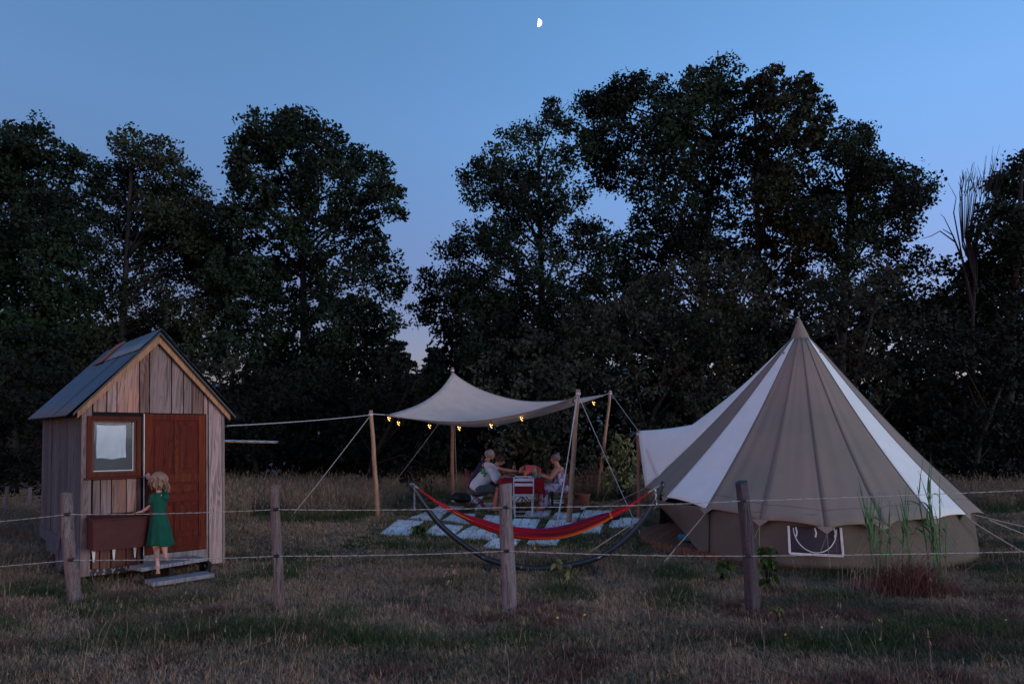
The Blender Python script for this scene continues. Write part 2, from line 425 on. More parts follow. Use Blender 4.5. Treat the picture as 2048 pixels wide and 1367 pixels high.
def leafmat(name, c1, c2, scale=0.35):
    """leaves: clumps of lighter/darker green in world space and a little translucency"""
    m, nt, p = newmat(name)
    g = nd(nt, 'ShaderNodeNewGeometry')
    nz = nd(nt, 'ShaderNodeTexNoise'); nz.inputs['Scale'].default_value = scale; nz.inputs['Detail'].default_value = 3
    nt.links.new(g.outputs['Position'], nz.inputs['Vector'])
    n2 = nd(nt, 'ShaderNodeTexNoise'); n2.inputs['Scale'].default_value = 9; n2.inputs['Detail'].default_value = 1
    nt.links.new(g.outputs['Position'], n2.inputs['Vector'])
    ad = nd(nt, 'ShaderNodeMath', operation='MULTIPLY_ADD'); ad.inputs[1].default_value = 0.4
    nt.links.new(n2.outputs['Fac'], ad.inputs[0]); nt.links.new(nz.outputs['Fac'], ad.inputs[2])
    rp = nd(nt, 'ShaderNodeValToRGB')
    rp.color_ramp.elements[0].position = 0.55; rp.color_ramp.elements[0].color = (*c1, 1)
    rp.color_ramp.elements[1].position = 0.82; rp.color_ramp.elements[1].color = (*c2, 1)
    nt.links.new(ad.outputs[0], rp.inputs[0]); nt.links.new(rp.outputs[0], p.inputs['Base Color'])
    p.inputs['Roughness'].default_value = 0.7; p.inputs['Specular IOR Level'].default_value = 0.15
    return m
M_OAK = leafmat('oak_leaves', (0.005, 0.009, 0.007), (0.015, 0.031, 0.017))
M_OAK2 = leafmat('oak_leaves_brownish', (0.008, 0.011, 0.008), (0.026, 0.036, 0.019))
M_SPRUCE = leafmat('conifer_needles', (0.006, 0.012, 0.010), (0.011, 0.018, 0.014))
M_BUSHL = leafmat('bush_leaves', (0.014, 0.017, 0.013), (0.034, 0.038, 0.028), 0.6)
M_WOODL = leafmat('far_wood_leaves', (0.003, 0.005, 0.004), (0.007, 0.009, 0.006))
M_YELL = leafmat('yellowish_leaves', (0.07, 0.09, 0.035), (0.16, 0.17, 0.08), 3)
M_BRAM = leafmat('bramble_leaves', (0.03, 0.06, 0.018), (0.06, 0.10, 0.03), 3)
M_HILL = leafmat('hazy_hill_wood', (0.045, 0.085, 0.105), (0.06, 0.11, 0.13), 0.05)  # distance haze mixed into the leaf colour as blue
M_REED = leafmat('reed_leaves', (0.035, 0.095, 0.035), (0.075, 0.17, 0.075), 3)
M_REDGR = leafmat('russet_grass', (0.085, 0.034, 0.030), (0.17, 0.085, 0.07), 3)

# --- ground / grass colour: one field in world space used by both the earth and the blades
def grassmat(name, dry1, dry2, gr1, gr2, bias=0.0, earth=False):
    m, nt, p = newmat(name)
    p.inputs['Roughness'].default_value = 0.9; p.inputs['Specular IOR Level'].default_value = 0.1
    g = nd(nt, 'ShaderNodeNewGeometry')
    mp = nd(nt, 'ShaderNodeMapping'); mp.inputs['Scale'].default_value = (0.45, 1.0, 0.0)
    nt.links.new(g.outputs['Position'], mp.inputs[0])
    nz = nd(nt, 'ShaderNodeTexNoise'); nz.inputs['Scale'].default_value = 1.1; nz.inputs['Detail'].default_value = 5; nz.inputs['Roughness'].default_value = 0.6
    nt.links.new(mp.outputs[0], nz.inputs['Vector'])
    # bands across the meadow: value by distance (world Y), bent by noise
    sp = nd(nt, 'ShaderNodeSeparateXYZ'); nt.links.new(g.outputs['Position'], sp.inputs[0])
    nw = nd(nt, 'ShaderNodeTexNoise'); nw.inputs['Scale'].default_value = 0.5; nw.inputs['Detail'].default_value = 2
    nt.links.new(g.outputs['Position'], nw.inputs['Vector'])
    wy = nd(nt, 'ShaderNodeMath', operation='MULTIPLY_ADD'); wy.inputs[1].default_value = 1.6
    nt.links.new(nw.outputs['Fac'], wy.inputs[0]); nt.links.new(sp.outputs[1], wy.inputs[2])
    mr = nd(nt, 'ShaderNodeMapRange'); mr.inputs['From Min'].default_value = 4.8; mr.inputs['From Max'].default_value = 18.8
    nt.links.new(wy.outputs[0], mr.inputs[0])
    br = nd(nt, 'ShaderNodeValToRGB'); el = br.color_ramp.elements
    pts = [(0.0, 0.55), (0.045, 0.60), (0.085, 0.50), (0.115, 0.30), (0.145, 0.34), (0.18, 0.62), (0.23, 0.50), (0.27, 0.74), (0.31, 0.42), (0.42, 0.40), (0.55, 0.55), (1.0, 0.55)]
    el[0].position = 0; el[0].color = (pts[0][1],) * 3 + (1,)
    el[1].position = 1; el[1].color = (pts[-1][1],) * 3 + (1,)
    for q, v in pts[1:-1]:
        k = el.new(q); k.color = (v, v, v, 1)
    nt.links.new(mr.outputs[0], br.inputs[0])
    # x dependence: drier to the left middle, greener far right
    mx_ = nd(nt, 'ShaderNodeMapRange'); mx_.inputs['From Min'].default_value = -1; mx_.inputs['From Max'].default_value = 5
    mx_.inputs['To Min'].default_value = 0.10; mx_.inputs['To Max'].default_value = -0.10
    nt.links.new(sp.outputs[0], mx_.inputs[0])
    a1 = nd(nt, 'ShaderNodeMath', operation='ADD'); nt.links.new(br.outputs[0], a1.inputs[0]); nt.links.new(mx_.outputs[0], a1.inputs[1])
    a2 = nd(nt, 'ShaderNodeMath', operation='MULTIPLY_ADD'); a2.inputs[1].default_value = 2.4
    nt.links.new(nz.outputs['Fac'], a2.inputs[0]); nt.links.new(a1.outputs[0], a2.inputs[2])
    a3 = nd(nt, 'ShaderNodeMath', operation='ADD'); a3.inputs[1].default_value = -1.55 + bias
    nf = nd(nt, 'ShaderNodeTexNoise'); nf.inputs['Scale'].default_value = 30; nf.inputs['Detail'].default_value = 1
    nt.links.new(g.outputs['Position'], nf.inputs['Vector'])
    a4 = nd(nt, 'ShaderNodeMath', operation='MULTIPLY_ADD'); a4.inputs[1].default_value = 0.9
    nt.links.new(nf.outputs['Fac'], a4.inputs[0]); nt.links.new(a2.outputs[0], a4.inputs[2]); nt.links.new(a4.outputs[0], a3.inputs[0])
    cl = nd(nt, 'ShaderNodeMapRange'); cl.inputs['From Min'].default_value = 0.26; cl.inputs['From Max'].default_value = 0.74
    nt.links.new(a3.outputs[0], cl.inputs[0])
    n3 = nd(nt, 'ShaderNodeTexNoise'); n3.inputs['Scale'].default_value = 14; n3.inputs['Detail'].default_value = 3
    nt.links.new(g.outputs['Position'], n3.inputs['Vector'])
    r3 = nd(nt, 'ShaderNodeMapRange'); r3.inputs['From Min'].default_value = 0.35; r3.inputs['From Max'].default_value = 0.65
    nt.links.new(n3.outputs['Fac'], r3.inputs[0])
    def mixc(a, b, f):
        mm = nd(nt, 'ShaderNodeMix'); mm.data_type = 'RGBA'
        nt.links.new(f, mm.inputs[0])
        for k, c in ((6, a), (7, b)):
            if isinstance(c, tuple): mm.inputs[k].default_value = (*c, 1)
            else: nt.links.new(c, mm.inputs[k])
        return mm.outputs[2]
    dry = mixc(dry1, dry2, r3.outputs[0]); grn = mixc(gr1, gr2, r3.outputs[0])
    nt.links.new(mixc(grn, dry, cl.outputs[0]), p.inputs['Base Color'])
    if earth:
        b = nd(nt, 'ShaderNodeBump'); b.inputs['Strength'].default_value = 0.8; b.inputs['Distance'].default_value = 0.03
        nt.links.new(n3.outputs['Fac'], b.inputs['Height']); nt.links.new(b.outputs[0], p.inputs['Normal'])
    return m
M_EARTH = grassmat('meadow_earth', (0.17, 0.105, 0.085), (0.11, 0.068, 0.055), (0.030, 0.032, 0.020), (0.045, 0.045, 0.028), earth=True)
M_BLADE = grassmat('meadow_blades', (0.38, 0.27, 0.18), (0.25, 0.16, 0.11), (0.045, 0.052, 0.028), (0.10, 0.105, 0.065))
M_LUSH = grassmat('lush_blades', (0.12, 0.11, 0.07), (0.10, 0.09, 0.05), (0.030, 0.055, 0.022), (0.055, 0.085, 0.030), bias=-0.45)
M_STRAW = grassmat('tall_straw', (0.27, 0.20, 0.14), (0.17, 0.12, 0.085), (0.075, 0.07, 0.04), (0.12, 0.10, 0.06), bias=0.25)
M_SEED = mk('straw_stem', (0.30, 0.23, 0.17), (0.20, 0.14, 0.11), 3, 0.9)
M_FLOWER = mk('yellow_flower', (0.65, 0.55, 0.06), None, 3, 0.8)

# ------------------------------------------------------------------ ground and hill
def gz(x, y):
    return 0.02 * math.sin(x * 0.9 + 1.3) * math.cos(y * 0.7) + 0.015 * math.sin(x * 2.3 + y * 1.9)
def fade(y): return 1.0
g = MB()
xs = list(np.concatenate([[-600, -200, -80, -40], np.linspace(-26, 26, 105), [40, 80, 200, 600]]))
ys = list(np.concatenate([[-300, -60, -10, 0], np.linspace(2, 40, 96), [60, 120, 220, 400, 900]]))
g.grid([[(x, y, gz(x, y) if abs(x) < 27 and 0 < y < 41 else 0.0) for x in xs] for y in ys])
for i in range(len(g.f)): g.f[i] = g.f[i][::-1]
g.build('ground', M_EARTH, smooth=True, kind='structure', label='dry mown meadow with brown and dark green patches', fixn=False)

h = MB(); rows = []
for j in range(9):
    rows.append([])
    for i in range(90):
        x = -330 + i * 7.5; t = j / 8
        top = 33 + 5 * math.sin(x * 0.02 + 1) + 2.5 * noise.noise(Vector((x * 0.06, 0, 0))) * 2
        zz = top * math.sin(t * math.pi / 2) + (1.6 * noise.noise(Vector((x * 0.35, j, 3))) if j else 0)
        rows[-1].append((x, 300 + 70 * t, zz))
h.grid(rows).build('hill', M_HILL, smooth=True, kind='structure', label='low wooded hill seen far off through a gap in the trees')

# ------------------------------------------------------------------ moon
mo = MB(); c = PY(1076, 46, 3000); rr = 3000 / F * 8.0
vs = []; fs = []
rowsm = []
for j in range(13):
    th = math.pi / 2 * j / 12
    rowsm.append([c + Vector((rr * 1.05 * math.cos(th) , rr * math.sin(th) * math.cos(a), rr * math.sin(th) * math.sin(a))) for a in [2 * math.pi * k / 32 for k in range(32)]])
mo.grid(rowsm, True)
mo.v = [c + Matrix.Rotation(math.radians(6), 3, 'Y') @ (v - c) for v in mo.v]
mo.build('moon', M_MOON, smooth=True, label='small white half moon high in the blue dusk sky', cat='moon', origin=c)

# ------------------------------------------------------------------ leaves, trees
def quads_mesh(name, C, A, B, m, parent, kind='stuff', label=None):
    """C centres, A and B half axes: one pointed leaf (quad) each, fast numpy build"""
    n = len(C)
    V = np.empty((n, 4, 3), np.float32)
    V[:, 0] = C - A; V[:, 1] = C + B; V[:, 2] = C + A; V[:, 3] = C - B
    org = np.array(ORG[parent.name]) if parent is not None else np.zeros(3)
    V = (V - org).reshape(-1, 3)
    me = bpy.data.meshes.new(name)
    me.vertices.add(4 * n); me.vertices.foreach_set('co', V.ravel())
    me.loops.add(4 * n); me.loops.foreach_set('vertex_index', np.arange(4 * n, dtype=np.int32))
    me.polygons.add(n); me.polygons.foreach_set('loop_start', np.arange(0, 4 * n, 4, dtype=np.int32))
    me.polygons.foreach_set('loop_total', np.full(n, 4, np.int32))
    me.update(calc_edges=True)
    me.materials.append(m)
    o = bpy.data.objects.new(name, me); COL.objects.link(o)
    if parent is not None: o.parent = parent
    ORG[o.name] = Vector(org)
    settags(o, label, None, None, kind)
    return o
def unit(n):
    v = NR.normal(size=(n, 3)); return v / np.linalg.norm(v, axis=1)[:, None]
def leaves(centres, rad, per, size, flat=0.75, elong=0.6):
    """clump centres -> leaf arrays"""
    k = len(centres)
    C = np.repeat(centres, per, 0); r = np.repeat(rad, per)
    d = unit(len(C)) * (NR.random(len(C)) ** 0.45)[:, None]
    d[:, 2] *= flat
    C = C + d * r[:, None]
    a = unit(len(C)); b = unit(len(C)); b = b - a * np.sum(a * b, 1)[:, None]; b /= np.linalg.norm(b, axis=1)[:, None]
    s = size * (0.6 + 0.8 * NR.random(len(C)))
    return C, a * s[:, None], b * (s * elong)[:, None]
def lobes_to_clumps(lobes, Y, dens, csize, depth=1.0):
    cs = []; rs = []; L = []
    for (px, py, rp) in lobes:
        yy = Y + R.uniform(-1, 1) * depth * 1.4
        c = PY(px, py, yy); r = rp / F * yy
        L.append((c, r))
        n = max(4, int(dens * r * r))
        d = unit(n) * (0.55 + 0.5 * NR.random(n))[:, None] * r
        d[:, 1] *= depth
        cc = np.array(c) + d
        cs.append(cc); rs.append(csize * (0.6 + 0.8 * NR.random(n)))
    return np.concatenate(cs), np.concatenate(rs), L
def tree(label, name, base_px, Y, lobes, m=None, dens=42.0, csize=0.40, per=46, leaf=0.076, trunk_r=0.3, group='trees behind the camp', cat='tree', depth=1.0, fork=0.35, sparse=()):
    m = m or M_OAK
    b = PY(base_px, 900, Y); b.z = 0
    t = thing(name, label, cat, b, group)
    cs, rs, L = lobes_to_clumps(lobes, Y, dens, csize, depth)
    C, A, B = leaves(cs, rs, per, leaf)
    keep = C[:, 2] > 0.05
    quads_mesh('crown', C[keep], A[keep], B[keep], m, t)
    tr = MB()
    top = max(L, key=lambda q: q[0].z)[0]
    f = b + (top - b) * fork; f.x = b.x + (top.x - b.x) * 0.25
    mid = (b + f) / 2 + Vector((R.uniform(-.15, .15), 0, 0))
    tr.tube([b - Vector((0, 0, .2)), b + Vector((0, 0, .3)), mid, f, f + (top - f) * 0.5, top], [trunk_r * 1.4, trunk_r * 1.05, trunk_r * .9, trunk_r * .75, trunk_r * .4, 0.04], 9)
    for (c, r) in L:
        if c is top: continue
        k = R.uniform(0.1, 0.75)
        hz = min(max(c.z - 1.2 * r - 0.8, 0.8), top.z)
        # leave the trunk somewhere below the lobe
        s0 = b.lerp(f, min(1, hz / max(f.z, .1))) if hz < f.z else f.lerp(top, min(.8, (hz - f.z) / max(top.z - f.z, .1)))
        mm = s0.lerp(c, 0.5) + Vector((R.uniform(-.3, .3), R.uniform(-.3, .3), R.uniform(-.1, .5)))
        w = trunk_r * R.uniform(.20, .32)
        tr.tube([s0, mm, c], [w, w * .6, w * .25], 6)
        for _ in range(5):
            u = unit(1)[0]
            e_ = c + Vector(u) * r * 0.95
            m2 = c.lerp(e_, .5) + Vector(unit(1)[0]) * .15
            tr.tube([mm.lerp(c, .7), m2, e_], [w * .3, w * .18, .012], 4)
    tr.build('trunk', M_TRUNK, t, smooth=True, fixn=False)
    return t

def fill(x0, y0, x1, y1, n, r0, r1):
    return [(R.uniform(x0, x1), R.uniform(y0, y1), R.uniform(r0, r1)) for _ in range(n)]

TREES = [
 ('broad dark oak cut by the left edge of the picture', 30, 25.0, [(20,300,60),(75,285,45),(-40,330,80),(125,320,40),(170,345,34),(60,360,70),(0,430,80),(90,440,70),(40,520,80),(-60,500,90),(110,540,60),(30,620,90),(110,640,70),(20,720,90),(-60,650,90),(-50,790,100),(60,800,90),(150,600,45),(140,700,50)], M_OAK),
 ('oak with a notched top between the left-edge oak and the tall round-topped oak', 235, 26.0, [(265,300,44),(330,320,44),(300,350,50),(225,360,45),(365,370,40),(200,420,50),(290,430,60),(370,440,50),(400,400,26),(240,500,60),(330,520,60),(410,510,50),(200,590,60),(290,610,60),(380,620,55),(420,590,45),(190,690,60),(280,700,55),(360,690,40),(180,780,60),(420,450,40)], M_OAK2),
 ('tall round-topped oak left of the sky gap, above the canopy ropes', 610, 25.5, [(540,260,52),(600,255,42),(500,290,40),(655,280,38),(480,330,36),(580,330,66),(690,310,44),(735,335,40),(650,370,66),(500,390,50),(770,385,34),(720,410,55),(795,412,22),(560,440,66),(640,470,66),(470,470,50),(735,490,52),(780,560,38),(690,570,60),(590,560,66),(510,560,50),(760,640,40),(660,650,66),(560,650,60),(480,640,44),(740,700,36),(640,730,56),(560,720,46),(500,700,34),(690,790,50),(610,800,60),(540,800,50),(450,560,40)], M_OAK),
 ('layered oak reaching left over the canopy peak', 1090, 25.0, [(1120,225,36),(1075,250,34),(1150,290,44),(1030,290,34),(985,330,36),(940,350,30),(1090,340,48),(1020,380,50),(960,390,34),(1130,410,50),(1060,450,54),(990,470,46),(935,480,36),(900,500,28),(1150,490,50),(1090,540,56),(1010,560,56),(930,560,44),(880,590,42),(850,560,24),(840,620,34),(1130,620,56),(1050,640,56),(970,640,54),(890,650,36),(1180,560,30),(1180,650,44),(940,700,36),(1010,710,50),(1090,720,50)], M_OAK),
 ('tallest oak, its dome the highest point of the tree line', 1390, 26.5, [(1440,160,44),(1390,175,34),(1330,190,40),(1290,170,30),(1240,195,44),(1190,215,36),(1470,210,44),(1400,240,58),(1310,260,58),(1220,280,52),(1180,290,36),(1460,300,56),(1370,330,60),(1290,350,56),(1220,350,34),(1440,400,60),(1360,430,60),(1300,440,40),(1470,480,50),(1400,510,56),(1320,520,44),(1280,480,22),(1250,560,36),(1330,590,44),(1420,590,50)], M_OAK),
 ('oak with a rounded shoulder right of the tallest oak', 1530, 25.5, [(1545,175,40),(1600,180,38),(1510,190,34),(1630,220,34),(1560,240,54),(1610,280,46),(1530,310,54),(1640,260,26),(1590,350,44),(1540,390,52),(1600,420,44),(1550,470,54),(1620,480,44),(1560,560,56),(1500,540,44)], M_OAK2),
 ('ragged oak sloping down to the right, sky between its branches', 1680, 24.5, [(1690,290,30),(1720,275,22),(1665,320,30),(1700,340,28),(1750,330,22),(1790,345,20),(1650,390,32),(1720,390,26),(1800,370,20),(1840,380,20),(1845,400,16),(1660,460,44),(1740,430,32),(1780,420,26),(1720,490,46),(1790,480,34),(1820,450,24),(1820,520,30),(1640,540,50),(1720,560,52),(1800,570,36),(1850,545,20)], M_OAK),
 ('dark tree cut by the right edge of the picture', 2010, 24.0, [(2045,325,28),(2020,370,34),(2060,400,50),(1990,430,32),(2030,460,44),(1960,470,22),(2000,520,50),(1950,560,40),(2060,540,50),(1920,590,34),(2010,610,60),(1940,650,50),(2070,650,60),(1890,540,18),(1880,620,36)], M_OAK),
]
def disc_fill(pts, n, r0, r1):
    # extra lobes laid between a tree's own lobes so the crown closes up
    out = []
    for _ in range(n):
        a, b_ = R.sample(pts, 2)
        if math.hypot(a[0] - b_[0], a[1] - b_[1]) > 150: continue
        t = R.uniform(.25, .75)
        out.append((a[0] + (b_[0] - a[0]) * t, a[1] + (b_[1] - a[1]) * t, R.uniform(r0, r1)))
    return out
FILL = {0: [(150,420,50),(150,500,50),(60,700,80)], 1: [(430,520,40),(440,640,46),(460,580,44),(420,700,40)], 2: [(450,430,40),(460,520,46),(450,700,40),(660,720,56),(720,640,50)],
        3: [(1180,480,44),(1190,720,50),(1100,790,60),(1215,530,40),(1000,480,50),(1060,390,44),(1100,640,56),(960,590,50),(1020,620,50)], 4: [(1180,600,46),(1250,500,36),(1275,545,34),(1290,620,50),(1380,480,50),(1260,660,60),(1360,680,60),(1440,660,56),(1200,330,34)], 5: [(1620,440,50),(1660,380,34),(1560,640,56),(1480,640,56)],
        6: [(1660,600,56),(1760,620,50),(1840,600,40),(1640,420,40),(1720,440,44)], 7: [(1900,680,50),(2050,480,50)]}
for ti, (lab, bp, Y, lobes, m) in enumerate(TREES):
    lobes = lobes + FILL[ti] + disc_fill(lobes, 12, 30, 48)
    tree(lab, 'oak_tree', bp, Y, lobes, m, trunk_r=0.22, csize=[.40, .46, .38, .42, .44, .36, .40, .42][ti], leaf=[.076, .07, .08, .068, .078, .084, .066, .078][ti])

# dark spruce-like tree between the two groups
def conifer(label, bx, ty, Y, w, base_y=960):
    b = PY(bx, 900, Y); b.z = 0
    top = PY(bx, ty, Y)
    t = thing('conifer_tree', label, 'tree', b)
    H = top.z; W = w / F * Y
    cs = []; rs = []
    tr = MB().tube([b, b.lerp(top, .5), top], [.2, .12, .02], 8)
    for i in range(26):
        z = H * (0.08 + 0.92 * i / 26)
        r = W * (1 - (i / 26) ** 1.3) * R.uniform(.5, 1.15) + .12
        for k in range(9):
            a = R.uniform(0, 6.28); rk = r * R.uniform(.7, 1.15)
            e_ = Vector((b.x + rk * math.cos(a), b.y + rk * math.sin(a), z - rk * R.uniform(.0, .25)))
            tr.tube([(b.x, b.y, z), tuple(e_)], [.03, .01], 4, cap=False)
            for q in np.linspace(.25, 1, 7):
                p = Vector((b.x, b.y, z)).lerp(e_, q)
                cs.append((p.x, p.y, p.z)); rs.append(.16 + .10 * (1 - q))
    C, A, B = leaves(np.array(cs), np.array(rs) * 1.0, 12, .07, flat=.3)
    quads_mesh('crown', C, A, B, M_SPRUCE, t)
    tr.build('trunk', M_TRUNK, t, fixn=False)
conifer('low dark conifer with flat drooping branches behind the canopy peak', 790, 676, 23.0, 120)
conifer('smaller dark conifer behind the canopy, right of the low conifer', 868, 690, 23.8, 88)

# bare dead branches standing out of the right-hand tree
b = PY(1945, 900, 23.2); b.z = 0
dt = thing('dead_tree', 'bare dead tree with upright twigs and one crooked arm against the sky', 'tree', b)
d = MB()
s0 = PY(1945, 640, 23.2)
d.tube([b, s0], [.07, .055], 8)
hub = PY(1950, 560, 23.2); d.tube([s0, hub], [.055, .05], 8)
for i in range(26):
    tx = 1915 + 90 * (i / 25) + R.uniform(-8, 8)
    ty = 300 + abs(tx - 1975) * 1.1 + R.uniform(-25, 45)
    yy = 23.2 + R.uniform(-.5, .5)
    m1 = PY(1930 + (tx - 1950) * .35 + 5, 480 + R.uniform(-20, 20), yy); m2 = PY((tx + 1945) / 2 + (tx - 1960) * .35, 400 + R.uniform(-25, 20), yy)
    e_ = PY(tx + R.uniform(0, 14), ty, yy)
    d.tube([hub + Vector((0, 0, R.uniform(-.5, .4))), m1, m2, e_], [.028, .020, .012, .004], 5)
    for _ in range(3):
        q = m2.lerp(e_, R.uniform(.1, .7)); d.tube([q, q + Vector((R.uniform(-.12, .22), 0, R.uniform(.25, .6)))], [.012, .004], 4)
def pxtube(pts, rs, Y): d.tube([PY(x, y, Y) for x, y in pts], rs, 5)
pxtube([(1945, 620), (1925, 520), (1905, 470), (1885, 458)], [.06, .04, .025, .01], 23.2)
pxtube([(1912, 485), (1880, 462), (1862, 472), (1842, 478)], [.03, .02, .014, .006], 23.2)
pxtube([(1905, 470), (1888, 435), (1880, 428)], [.02, .012, .006], 23.2)
pxtube([(1925, 520), (1907, 425), (1912, 395), (1896, 366)], [.03, .02, .012, .005], 23.2)
d.build('trunk', M_DEADW, dt, fixn=False)

# bushes along the wood edge
BUSH = [
 ('grey-leaved bush rising behind the right canopy pole', 1250, 21.0, [(1240,640,60),(1300,600,56),(1360,570,50),(1420,560,54),(1480,540,50),(1520,600,56),(1440,650,66),(1340,680,66),(1240,730,70),(1170,640,50),(1400,740,76),(1500,720,66),(1300,800,80),(1420,840,80)], M_BUSHL),
 ('low dark bush behind the canopy, its top just above the cloth', 1010, 20.5, [(960,760,50),(1020,720,50),(1080,700,54),(1130,680,50),(990,830,70),(1090,800,76),(1170,780,66),(1040,900,70),(1150,890,76)], M_BUSHL),
 ('olive bush behind the tent peak', 1660, 20.5, [(1640,590,44),(1700,610,48),(1760,570,54),(1680,680,60),(1780,670,66),(1840,640,50),(1720,760,76),(1820,760,76),(1560,680,46),(1560,780,60),(1640,840,80)], M_BUSHL),
 ('wide dark bush at the right edge behind the tent', 1930, 20.0, [(1880,700,60),(1950,720,66),(2030,700,76),(1900,800,80),(1990,820,90),(2080,800,90),(1880,890,70),(1980,910,80),(2070,910,80)], M_WOODL),
 ('dark bush with hanging vines right of the wooden hut', 520, 21.0, [(470,770,40),(520,780,46),(580,770,50),(640,790,50),(500,850,66),(600,860,76),(560,920,70),(660,900,60),(440,900,60)], M_WOODL),
 ('dark bush behind the left canopy pole', 730, 20.5, [(700,800,56),(760,780,56),(820,770,50),(870,790,50),(720,870,66),(800,860,70),(880,870,66),(760,920,60),(850,930,60)], M_WOODL),
 ('dark undergrowth left of the wooden hut', 20, 17.5, [(0,950,60),(60,960,50),(-60,960,60),(100,970,40),(0,760,80),(80,790,70),(-60,850,90),(40,870,90),(120,880,70),(-20,930,70),(160,760,60),(200,830,70),(260,800,60)], M_WOODL),
 ('small rounded bush by the foot of the hill', 420, 22.0, [(415,735,16),(440,742,20),(470,730,14),(425,770,30),(465,775,32),(400,800,40),(450,820,44)], M_BUSHL),
]
for (lab, bp, Y, lobes, m) in BUSH:
    tree(lab, 'bush', bp, Y, lobes, m, dens=24, csize=.34, per=34, leaf=.07, trunk_r=.09, group='bushes at the wood edge', cat='bush', depth=.8)

# thick wood behind everything
wd = []
for i in range(1500):
    px = R.uniform(-420, 2500); 
    topy = 770 + 20 * math.sin(px * .01) 
    if 380 < px < 500: topy = 800
    if px > 900: topy = 640 + 30 * math.sin(px * .013)
    if 500 < px < 760: topy = 700
    if px < 380: topy = 660
    wd.append(tuple(PY(px, R.uniform(topy, 950), R.uniform(27.5, 31))))
C, A, B = leaves(np.array(wd), np.full(len(wd), 1.15), 60, .17)
keep = C[:, 2] > 0
quads_mesh('far_woods', C[keep], A[keep], B[keep], M_WOODL, None, label='solid dark wood closing the view behind the trees')

# pale young shrub beyond the canopy's right back pole
def shrub(label, px, py_base, top_y, w, Y, m, n=60, leaf=.05, name='shrub', cat='shrub', stemmat=None):
    b = PZ(px, py_base); b = PY(px, 900, Y); b.z = 0
    t = thing(name, label, cat, b)
    H = PY(px, top_y, Y).z; W = w / F * Y
    st = MB(); LB = []
    cs = []
    for i in range(n):
        a = R.uniform(0, 6.28); rr_ = W * math.sqrt(R.random()); z = H * R.uniform(.25, 1) * (1 - .35 * (rr_ / W) ** 2)
        e_ = Vector((b.x + rr_ * math.cos(a), b.y + rr_ * math.sin(a), z)); cs.append(tuple(e_))
        if i % 3 == 0: st.tube([b, b.lerp(e_, .5) + Vector((0, 0, z * .12)), e_], [.014, .01, .004], 4, cap=False)
    C, A, B = leaves(np.array(cs), np.full(n, .14), 9, leaf, elong=.7)
    quads_mesh('foliage', C, A, B, m, t)
    st.build('stem', stemmat or M_TRUNK, t, fixn=False)
shrub('pale green young shrub growing beside the awning pole at the wood edge', 1240, 985, 868, 36, 17.6, M_YELL, 90, .055)

# ------------------------------------------------------------------ wooden hut on a trailer
FLc = Vector((-4.81, 7.87, 0)); HA = math.radians(42); HW = 1.58; HL = 2.65
HU = Vector((math.cos(HA), math.sin(HA), 0)); HV = Vector((-math.sin(HA), math.cos(HA), 0))
EV, AP, HB = 1.96, 2.84, 0.15          # eave, apex of the boards, bottom
def H(u, v, w): return FLc + HU * (u - 0.062 * (w - HB)) + HV * v + Vector((0, 0, w))
def HF(px, py, v=0.0):
    """photo pixel -> (u, w) on the hut's front plane"""
    d = ray(px, py); p0 = FLc + HV * v; t = (p0 - Vector((0, 0, CAMH))).dot(HV) / d.dot(HV)
    q = Vector((0, 0, CAMH)) + d * t
    return (q - FLc).dot(HU) + 0.062 * (q.z - HB), q.z
def roofw(u): return EV + (AP - EV) * (1 - abs(u - HW / 2) / (HW / 2))
hut = thing('wooden_hut', 'small gabled hut of weathered boards on a trailer, blue metal roof and red-brown door', 'hut', H(HW / 2, HL / 2, 0).xy.to_3d())
def hprism(poly, v0, v1): return MB().prism([H(u, v0, w) for u, w in poly], H(0, v1, 0) - H(0, v0, 0))
def hbox(u0, u1, v0, v1, w0, w1):
    m = MB(); vs = [H(u, v, w) for u in (u0, u1) for v in (v0, v1) for w in (w0, w1)]
    return m.add(vs, [(0, 1, 3, 2), (4, 6, 7, 5), (0, 4, 5, 1), (2, 3, 7, 6), (0, 2, 6, 4), (1, 5, 7, 3)])
# core wall behind the boards, coloured near-black to shade the gaps
hprism([(.03, HB + .06), (HW - .03, HB + .06), (HW - .03, EV - .02), (HW / 2, AP - .04), (.03, EV - .02)], .035, HL - .03).build('wall', M_DARK, hut)
def board(u0, u1, w0, w1=None, mat=M_PLANK, v=0.0, th=.024, name='plank'):
    j = R.uniform(-.003, .004)
    if w1 is None:
        tops = [(u0, roofw(u0) - .01)]
        if u0 < HW / 2 < u1: tops.append((HW / 2, AP - .01))
        tops.append((u1, roofw(u1) - .01))
        poly = [(u0, w0)] + tops + [(u1, w0)]
    else:
        poly = [(u0, w0), (u0, w1), (u1, w1), (u1, w0)]
    hprism(poly, v + j, v + th + j).build(name, mat, hut, bevel=.002)
uw = lambda px, py: HF(px, py)
u_wl, w_wt = HF(174, 831); u_wr, w_wb = HF(281, 951)
u_dl = HF(289, 970)[0]; u_dr = HF(411, 970)[0]; w_dt = 1.915; w_db = .27
G_ = .010
# gable boards
ge = [HF(x, 812)[0] for x in (176, 214, 234, 279, 299, 343, 367, 384, 408, 416)]
ge[0] = .11
for a, b_ in zip(ge[:-1], ge[1:]):
    board(a + G_ / 2, b_ - G_ / 2, w_dt + .012)
board(ge[-1] + G_, HW - .03, .07, None)                     # wide right board down to the grass
board(u_dr + .012, ge[-1], .10, w_dt + .008)
board(0.0, .11 - G_, .10, None, M_CORNER, v=-.012)
board(HW - .028, HW + .004, .06, EV - .02, M_CORNER, v=-.008)
